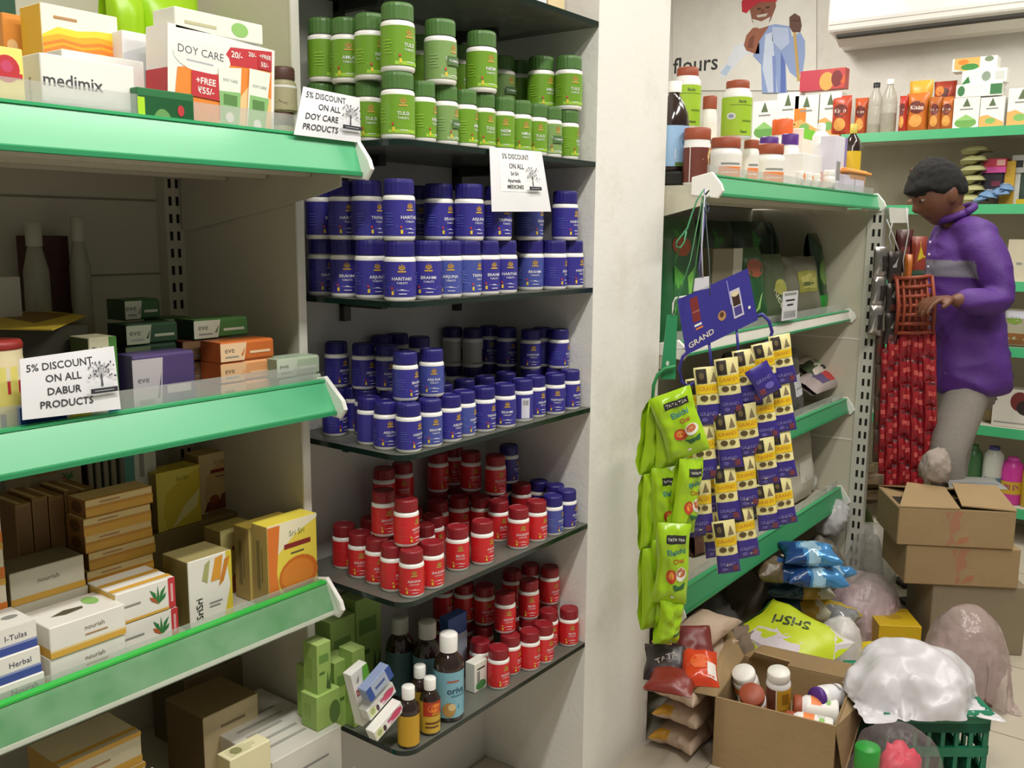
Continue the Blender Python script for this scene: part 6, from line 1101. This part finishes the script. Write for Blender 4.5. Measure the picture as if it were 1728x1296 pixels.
# green crate with the white bag
CWd, CDp, CHt = .255, .26, .185; cr0 = hv(1668, 1194, 2.17)-RH*CWd; cr0.z = 0
t = thing('crate', 'green plastic crate under the white bag at the lower right', 'crate', tuple(cr0), RAD(-53)); GC = M('187858', .4, .06)
b = MB()
def slat_wall(b, o, d1, W):
    for z0, z1 in ((0, .035), (.075, .10), (.14, .165), (CHt-.045, CHt)):
        p, q = V(o), V(o)+V(d1)*W; n = V((d1[1], -d1[0], 0))*.010
        b.add([tuple(p+ZA*z0), tuple(q+ZA*z0), tuple(q+n+ZA*z0), tuple(p+n+ZA*z0), tuple(p+ZA*z1), tuple(q+ZA*z1), tuple(q+n+ZA*z1), tuple(p+n+ZA*z1)], [(3, 2, 1, 0), (4, 5, 6, 7), (0, 1, 5, 4), (1, 2, 6, 5), (2, 3, 7, 6), (3, 0, 4, 7)], GC)
    for k in range(8):
        p = V(o)+V(d1)*(W*k/7*.96); q = p+V(d1)*W*.04; n = V((d1[1], -d1[0], 0))*.008
        b.add([tuple(p), tuple(q), tuple(q+n), tuple(p+n), tuple(p+ZA*CHt), tuple(q+ZA*CHt), tuple(q+n+ZA*CHt), tuple(p+n+ZA*CHt)], [(3, 2, 1, 0), (4, 5, 6, 7), (0, 1, 5, 4), (1, 2, 6, 5), (2, 3, 7, 6), (3, 0, 4, 7)], GC)
slat_wall(b, (0, 0, 0), (1, 0, 0), CWd); slat_wall(b, (CWd, 0, 0), (0, 1, 0), CDp); slat_wall(b, (CWd, CDp, 0), (-1, 0, 0), CWd); slat_wall(b, (0, CDp, 0), (0, -1, 0), CDp); b.box((0, 0, .004), (CWd, CDp, .014), GC); b.build('crate_body', t)
b = MB(); b.box((-.012, -.018, CHt-.004), (CWd+.012, .004, CHt+.010), GC); b.box((-.012, CDp-.004, CHt-.004), (CWd+.012, CDp+.016, CHt+.010), GC); b.box((-.014, .004, CHt-.004), (.004, CDp-.004, CHt+.010), GC); b.box((CWd-.004, .004, CHt-.004), (CWd+.014, CDp-.004, CHt+.010), GC); b.build('crate_rim', t, None, None, .003)
WBAG = M('d2cfd3', .35, .05, 6, .25, 14)
t = thing('plastic_bag', 'big crumpled white plastic bag resting on the green crate', 'bag', cr0+RH*(CWd*.47)+FH*(CDp*.45)+ZA*(CHt+.004), RAD(-53))
soft('drape', 'bag_film', None, None, (-.012, -.01, .0), (.375, .33, .122), WBAG, parent=t, lump=.030, seed=4)
c = hv(1628, 1120, 2.62); bagc('translucent pinkish bag bulging behind the white bag', (c.x, c.y, 0), (.30, .28, .285), film('c6b0ac', .45, .15, 'clear_pink_bag', bump=.5), M('a88a88', .45, .2, 20), 52, az=-53, shr=.7)
c = at(1505, 1362, Z=0); bagc('clear bag around red cloth at the bottom of the photo', (c.x, c.y, 0), (.27, .20, .225), film('d8c8cc', .86, .15, 'clear_bag_film', bump=.4), None, 53, az=-53)
blob('cloth', 'bright red cloth bundle inside the clear bag at the photo bottom', 'cloth', at(1510, 1362, Z=0)+V((0, 0, .002)), (.060, .055, .095), M('dc3450', .5, .12), 54, amp=.35)
pb = at(1455, 1385, Z=.0); capjar('cleaner_bottle', 'white bottle with striped green lid beside the red cloth bundle', pb+V((0, .0, .0)), .030, .19, M('e0dfd6', .4), M('2f9a3a', .4), None, None, hc=.30, capr=.95)
# cardboard stack and things around it
def kcarton(label, p, yaw, W, D, H, opened=False, stain=True, mat=None):
    t = thing('carton', label, 'carton', p, RAD(yaw), 'stacked cartons by the aisle'); m = mat or KRAFT; b = MB(); b.box((0, 0, 0), (W, D, H), m)
    if stain:
        r = random.Random(int(W*1000+H*100)); b.art(plane(V((0, 0, 0)), XA, ZA, -YA), W, H, [('p', [(.42+.03*r.random(), .02), (.50, .12), (.47, .35), (.54, .5), (.52, .75), (.56, .97), (.47, .95), (.44, .6), (.46, .3)], M('a8765a', .8)), ('p', [(.5, .05), (.60, .15), (.62, .3), (.54, .25)], M('ab7452', .8)), ('p', [(.43, .7), (.40, .9), (.45, .95)], M('a8765a', .8))])
    b.build('box_body', t, None, None, .003)
    if opened:
        for pts in ([(0, 0, H+.001), (W*.52, 0, H+.001), (W*.5, D*.52, H+.035), (.06, D*.55, H+.045)], [(W, 0, H+.001), (W*.53, 0, H+.012), (W*.56, D*.52, H+.05), (W*.96, D*.55, H+.045)], [(0, D, H+.001), (W, D, H+.001), (W*.9, D*.55, H+.028), (.1, D*.55, H+.028)]):
            b = MB(); P = [V(p_) for p_ in pts]; b.add([tuple(p_) for p_ in P]+[tuple(p_+ZA*.004) for p_ in P], [(3, 2, 1, 0), (4, 5, 6, 7)]+[(i, (i+1) % 4, (i+1) % 4+4, i+4) for i in range(4)], m); b.build('flap', t)
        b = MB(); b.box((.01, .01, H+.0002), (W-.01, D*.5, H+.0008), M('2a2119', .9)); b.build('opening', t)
    return t
DS = 2.92
def sb(x, y, d=DS): p = hv(x, y, d); return p
zs1 = .235; p3 = sb(1562, 1140); p3.z = 0; kcarton('greyish carton at the bottom of the aisle stack', p3, -58, .30, .24, zs1, stain=False, mat=M('8d8068', .8, .12, 8, .1, 40))
p2b = sb(1524, 1000); h2 = .132; kcarton('closed kraft carton with a red stain in the middle of the aisle stack', (p2b.x, p2b.y, zs1+.001), -59, .355, .26, h2)
p1b = sb(1512, 930); h1 = .125; kcarton('kraft carton with lifted flaps on top of the aisle stack', (p1b.x, p1b.y, zs1+h2+.002), -60, .36, .26, h1, True)
p4 = hv(1700, 1060, 3.25); kcarton('kraft carton at the right photo edge behind the aisle stack', (p4.x, p4.y, 0), -50, .3, .3, .40, stain=False) if False else None
blob('bag_of_grain', 'olive green bag on the floor behind the slotted post', 'bag', tuple(at(1490, 985, Z=0)+V((.06, .17, 0))), (.12, .10, .20), M('5f6a2a', .55, .15, 8, .1), 61, amp=.15)
for k, (lab, c, z_) in enumerate((('brown striped bundle on the olive bag behind the post', '6d5a3c', .372), ('tan folded sack topmost behind the slotted post', '7d6848', .432))):
    o = pouch(.20, .26, .07, [('r', .1, .1*j, .9, .1*j+.04, M('8f7d58')) for j in range(1, 9)], M(c, .7), 'folded_sack', seed=800+k); o.rotation_euler = (RAD(-88), 0, RAD(-58)); o.location = (at(1490, 985, Z=0).x-.11, at(1490, 985, Z=0).y-.03, z_); tag(o, lab, 'sack', 'folded sacks behind the post')
p = hv(1590, 806, 3.12)
b = MB(); 
P = [p+RH*(.055*cos(a)*(1-.035*a))+ZA*(.075+(.060-.0045*a)*sin(a)) for a in [k*.35 for k in range(34)]]
b.tube([P[0]+FH*.00]+P, .014, M('a89a8a', .8, .1, 20, .2, 60), 6)
o = None
STK = bpy.data.objects
bt = blob('towel', 'rolled grey beige towel behind the open flapped carton', 'cloth', tuple(p1b+RH*.185+FH*.17+ZA*(zs1+h2+h1+.052-p1b.z)), (.07, .05, .065), M('a0938a', .85, .1, 20, .3, 60), 62, amp=.30)
o = lie('newspaper', 'grey plastic sheet lying across the back of the flapped carton', 'sheet', 1640, 815, .50, .20, .12, .012, M('9a9a96', .35), [('r', .1, .3, .9, .4, M('8a8a94'))], 810, -56, -85)
# ================================================================== the man in the purple kurta
SKIN = M('6d4632', .5, .08, 20); HAIRM = M('0d0a09', .85, .2, 40); KUR = M('4d2178', .65, .12, 60, .15, 120); BANDM = M('6f6a78', .7, .1, 80); TRO = M('87817a', .8, .1, 60, .2, 90)
def ev(o):
    dg = bpy.context.evaluated_depsgraph_get(); me = bpy.data.meshes.new_from_object(o.evaluated_get(dg)); return me
def skin(verts, edges, radii, root=0, sub=2):
    me = bpy.data.meshes.new('s'); me.from_pydata([tuple(v) for v in verts], edges, []); o = bpy.data.objects.new('s', me); COL.objects.link(o)
    m = o.modifiers.new('s', 'SKIN'); m.use_smooth_shade = True
    for i, r in enumerate(radii):
        d = me.skin_vertices[0].data[i]; d.radius = r if isinstance(r, tuple) else (r, r); d.use_root = (i == root)
    if sub: u = o.modifiers.new('u', 'SUBSURF'); u.levels = sub; u.render_levels = sub
    r = ev(o); vs = [tuple(v.co) for v in r.vertices]; fs = [tuple(p.vertices) for p in r.polygons]; bpy.data.objects.remove(o); bpy.data.meshes.remove(r); return vs, fs
def fuse(parts, voxel):
    b = MB(); m = M('ffffff')
    for vs, fs in parts: b.add(vs, fs, m, True)
    o = b.build('f'); r = o.modifiers.new('r', 'REMESH'); r.mode = 'VOXEL'; r.voxel_size = voxel; s = o.modifiers.new('s', 'SMOOTH'); s.factor = .5; s.iterations = 2
    me = ev(o); vs = [tuple(v.co) for v in me.vertices]; fs = [tuple(p.vertices) for p in me.polygons]; bpy.data.objects.remove(o); return vs, fs
def pp(x, y, d): return O+ray(x, y)*d
FD = V((-.66, .75, 0)).normalized(); LT = V((-FD.y, FD.x, 0))   # facing, and the person's left (towards the photo taker)
if LT.dot(FW) > 0: LT = -LT
PEL = pp(1634, 632, 3.50); CH_ = pp(1624, 446, 3.48); NB = pp(1620, 384, 3.47); NT = pp(1606, 358, 3.47); HC = pp(1584, 329, 3.46)
SL, EL, WL = pp(1664, 412, 3.33), pp(1690, 512, 3.28), pp(1604, 506, 3.24)
SR, ER, WR = pp(1592, 410, 3.62), pp(1575, 500, 3.62), pp(1552, 498, 3.45)
def foot(k, dx): a = V(k); return V((a.x+dx.x, a.y+dx.y, .075))
HL, KL = pp(1636, 650, 3.46), pp(1596, 772, 3.36); AL = foot(KL, V((.10, -.06, 0)))
HR, KR = pp(1622, 650, 3.56), pp(1602, 790, 3.60); AR = foot(KR, V((.05, -.02, 0)))
# head in its own frame: x to the side (LT), y forward, z up; it bows forward
hf = (FD*.93+V((0, 0, -.42))).normalized(); hs = LT; hu = hs.cross(hf).normalized()
if hu.z < 0: hu = -hu
def hw(x, y, z): return tuple(HC+hs*x+hf*y+hu*z)
def g2(d, c, s): return math.exp(-((d-c)/s)**2)
def headsurf(n):
    x, y, z = n; r = V((x*.073, y*.094, z*.112))
    if z < 0: r.x *= 1-.30*min(1, -z)**1.6; r.y *= 1-.10*(-z) if y > 0 else 1-.22*(-z)
    if y > 0:
        r.y += .020*g2(z, -.10, .16)*g2(x, 0, .16)+.012*g2(z, -.22, .10)*g2(x, 0, .20)        # nose
        r.y += .006*g2(z, .22, .10)*g2(x, 0, .7)-.009*g2(z, .10, .10)*(g2(x, .42, .18)+g2(x, -.42, .18))  # brow, sockets
        r.y += .006*g2(z, -.47, .06)*g2(x, 0, .28)+.006*g2(z, -.57, .06)*g2(x, 0, .26)-.004*g2(z, -.52, .03)*g2(x, 0, .28)+.010*g2(z, -.85, .16)*g2(x, 0, .35)
    return r
def sphere(fn, nu=40, nv=28):
    vs = []; fs = []
    for j in range(nv+1):
        t = -pi/2+pi*j/nv
        for i in range(nu): a = 2*pi*i/nu; vs.append(fn(V((cos(t)*cos(a), cos(t)*sin(a), sin(t)))))
    for j in range(nv):
        for i in range(nu): fs.append((j*nu+i, j*nu+(i+1) % nu, (j+1)*nu+(i+1) % nu, (j+1)*nu+i))
    return vs, fs
parts = [sphere(lambda n: hw(*headsurf(n)))]
for s in (-1, 1):
    parts.append(sphere(lambda n: hw(s*(.073+n.x*.010), -.012+n.y*.020-.006*n.z, -.006+n.z*.032), 16, 12))
    parts.append(sphere(lambda n: hw(s*.030+n.x*.0125, .079+n.y*.010, .012+n.z*.0105), 14, 10))
JV = [PEL, PEL.lerp(CH_, .5), CH_, NB, NT, HC-hu*.03, SL, EL, WL, SR, ER, WR, HL, KL, AL, HR, KR, AR, AL+FD*.16-ZA*.035, AR+FD*.16-ZA*.035]
JE = [(0, 1), (1, 2), (2, 3), (3, 4), (4, 5), (2, 6), (6, 7), (7, 8), (2, 9), (9, 10), (10, 11), (0, 12), (12, 13), (13, 14), (0, 15), (15, 16), (16, 17), (14, 18), (17, 19)]
JR = [.105, .10, .11, .06, .050, .055, .050, .038, .026, .050, .038, .026, .075, .055, .038, .075, .055, .038, .030, .030]
parts.append(skin(JV, JE, JR))
def hand(wr, d, side, curl):
    """palm and five fingers from the wrist along d; fingers curl down"""
    d = d.normalized(); up = ZA; a = d.cross(up).normalized()*side; n = a.cross(d).normalized()
    if n.z > 0: n = -n
    pc = wr+d*.045; out = [skin([wr-d*.01, wr+d*.02, pc, wr+d*.085], [(0, 1), (1, 2), (2, 3)], [(.024, .02), (.030, .018), (.038, .016), (.036, .014)])]
    for k, (off, ln) in enumerate(((-.030, .070), (-.010, .080), (.010, .075), (.028, .058))):
        r = wr+d*.080+a*off; p = [r]; v = d.copy()
        for j in range(3):
            v = (v*cos(RAD(curl))+n*sin(RAD(curl))).normalized(); q = p[-1]+v*(ln*(.45, .32, .23)[j]); p.append(q)
            # keep the plane of the curl
        out.append(skin([r-d*.02]+p, [(0, 1), (1, 2), (2, 3), (3, 4)], [.0095, .0092, .0088, .0080, .0068], sub=1))
    th = wr+d*.030-a*.030; p = [wr+d*.02-a*.012, th, th+d*.028-a*.018+n*.012, th+d*.050-a*.014+n*.026]
    out.append(skin(p, [(0, 1), (1, 2), (2, 3)], [.014, .012, .0105, .0085], sub=1)); return out
parts += hand(WL, hv(1570, 506, 3.22)-WL, 1, 34); parts += hand(WR, hv(1522, 500, 3.40)-WR, -1, 30)
vs, fs = fuse(parts, .0055)
PM = thing('person', 'man in a purple kurta and grey trousers bending over hanging red sachets', 'person', (PEL.x, PEL.y, 0))
IV = V((PEL.x, PEL.y, 0))
b = MB(); WEY = M('8f857a', .5); LIP = M('5a332c', .5); DK = M('120d0c', .4)
loc = lambda p: ((V(p)-HC).dot(hs), (V(p)-HC).dot(hf), (V(p)-HC).dot(hu))
buckets = {}
for f in fs:
    c = sum((V(vs[i]) for i in f), V((0, 0, 0)))/len(f); x, y, z = loc(c); m = SKIN
    if y > .045 and abs(x) < .06 and abs(z) < .12:
        ex, ez = abs(x)-.030, z-.012
        if (ex/.012)**2+(ez/.0045)**2 < 1: m = DK if abs(ex) < .0055 else WEY
        elif abs(ez-.022+abs(ex)*.12) < .0045 and abs(ex) < .020: m = HAIRM
        elif abs(z+.058) < .010 and abs(x) < .022 and y > .06: m = LIP
    buckets.setdefault(m, []).append(f)
vv = [tuple(V(q)-IV) for q in vs]
b.v = vv
for m, l in buckets.items():
    b.mats.append(m); k = len(b.mats)-1
    for f in l: b.f.append(f); b.mi.append(k); b.sm.append(True)
b.build('body', PM)
def hairsurf(n):
    x, y, z = n; base = headsurf(n); sd = V((3, 1, 7))
    line = -.02+.55*max(0, y)-.30*max(0, -y)+(.20 if abs(x) > .75 and y > -.1 else 0)*0
    line = .34 if y > .45 else line
    if abs(x) > .55 and -.35 < y < .45: line = max(line, .08)
    k = max(0, min(1, (z-line)/.10+.5))
    nz = noise.noise(n*9+sd)*.05+noise.noise(V((n.x*22, n.y*7, n.z*22))+sd)*.05
    hair = base*(1.13+nz)+V((0, .014*max(0, y)*max(0, z), .016*max(0, z)))
    if y > .3 and .25 < z < .75: hair += V((0, .012*g2(z, .42, .25), -.006))
    p = base*.90*(1-k)+hair*k; return p
hvs, hfs = sphere(lambda n: tuple(V(hw(*hairsurf(n)))-IV), 72, 50)
b = MB(); b.add(hvs, hfs, HAIRM, True); b.build('hair', PM)
# kurta
W1, W2 = PEL.lerp(CH_, .30), PEL.lerp(CH_, .66); HEM = PEL-ZA*.085
kv = [HEM, PEL, W1, W2, CH_, NB+ZA*.014, SL, SL.lerp(EL, .5), EL, EL.lerp(WL, .55), WL+(EL-WL).normalized()*.015, SR, SR.lerp(ER, .5), ER, WR]
ke = [(0, 1), (1, 2), (2, 3), (3, 4), (4, 5), (4, 6), (6, 7), (7, 8), (8, 9), (9, 10), (4, 11), (11, 12), (12, 13), (13, 14)]
kr = [.172, .160, .142, .140, .138, .085, .078, .066, .058, .052, .043, .078, .066, .058, .045]
NK = NB.lerp(NT, .22); kvs, kfs = fuse([skin(kv[:5]+[CH_.lerp(NB, .62), NK], ke[:4]+[(4, 5), (5, 6)], kr[:5]+[.115, .074]), skin([NB, NB.lerp(SL, .5), SL], [(0, 1), (1, 2)], [.070, .074, .076]), skin([NB, NB.lerp(SR, .5), SR], [(0, 1), (1, 2)], [.070, .074, .076])]+[skin([CH_.lerp(s[0], .35)+ZA*.02]+s, [(0, 1), (1, 2), (2, 3), (3, 4)]+([(4, 5)] if len(s) > 4 else []), r) for s, r in ((kv[6:11], [.085, .078, .066, .058, .052, .043]), (kv[11:15], [.085, .078, .066, .058, .045]))], .010)
folds = []
for q in kvs:
    p = V(q); low = max(0, min(1, (CH_.z-p.z)/.25)); k = noise.noise(V((p.x*9, p.y*9, p.z*3.2)))*.020*(.35+low)+(1-abs(noise.noise(V((p.x*7, p.y*7, p.z*14+3)))*2))*.010
    ax = PEL.lerp(CH_, max(0, min(1, (p.z-PEL.z)/(CH_.z-PEL.z)))); dr = p-ax; dr.z = 0; folds.append(p+dr.normalized()*k)
b = MB(); b.v = [tuple(p-IV) for p in folds]; b.mats = [KUR, BANDM, M('3f1a62', .6)]
zb0, zb1 = pp(1600, 470, 3.36).z, pp(1600, 441, 3.36).z
for f in kfs:
    c = sum((folds[i] for i in f), V((0, 0, 0)))/len(f); k = 0; ax = CH_; d = c-ax; d.z = 0
    if zb0 < c.z < zb1 and d.length < .19 and d.normalized().dot(FD*.75+LT*.35) > .45: k = 1
    b.f.append(f); b.mi.append(k); b.sm.append(True)
b.build('kurta', PM)
b = MB(); b.tube([tuple(NK+LT*(.060*cos(a))+FD*(.012+.060*sin(a))+ZA*(.040-.028*sin(a))-IV) for a in [2*pi*i/20 for i in range(21)]], .014, KUR, 8); b.build('collar', PM)
b = MB()
for i in range(3): p = CH_+FD*.141+ZA*(.08-.045*i)+LT*.02; b.lathe([(.006, 0), (.006, .003), (.001, .004)], M('c9b8d8', .4), 10, (0, 0, 0), xf=Matrix.Translation(p-IV) @ FD.to_track_quat('Z', 'Y').to_matrix().to_4x4())
b.build('button_placket', PM)
tv = [PEL, HL, HL.lerp(KL, .5), KL, KL.lerp(AL, .5), AL+ZA*.02, HR, HR.lerp(KR, .5), KR, KR.lerp(AR, .5), AR+ZA*.02]
tvs, tfs = fuse([skin(tv, [(0, 1), (1, 2), (2, 3), (3, 4), (4, 5), (0, 6), (6, 7), (7, 8), (8, 9), (9, 10)], [.100, .086, .082, .068, .060, .055, .086, .080, .068, .060, .055])], .010)
b = MB(); b.add([tuple(V(q)-IV) for q in tvs], tfs, TRO, True); b.build('trousers', PM)
b = MB()
for a_ in (AL, AR):
    b.prism([(-.05, 0), (.20, 0), (.205, .018), (.10, .026), (-.05, .022)], -.042, .042, M('2a2422', .6), xf=Matrix.Translation(V((a_.x, a_.y, 0))-IV) @ Matrix(((LT.x, FD.x, 0, 0), (LT.y, FD.y, 0, 0), (0, 0, 1, 0), (0, 0, 0, 1))))
b.build('sandals', PM)
place_jars()
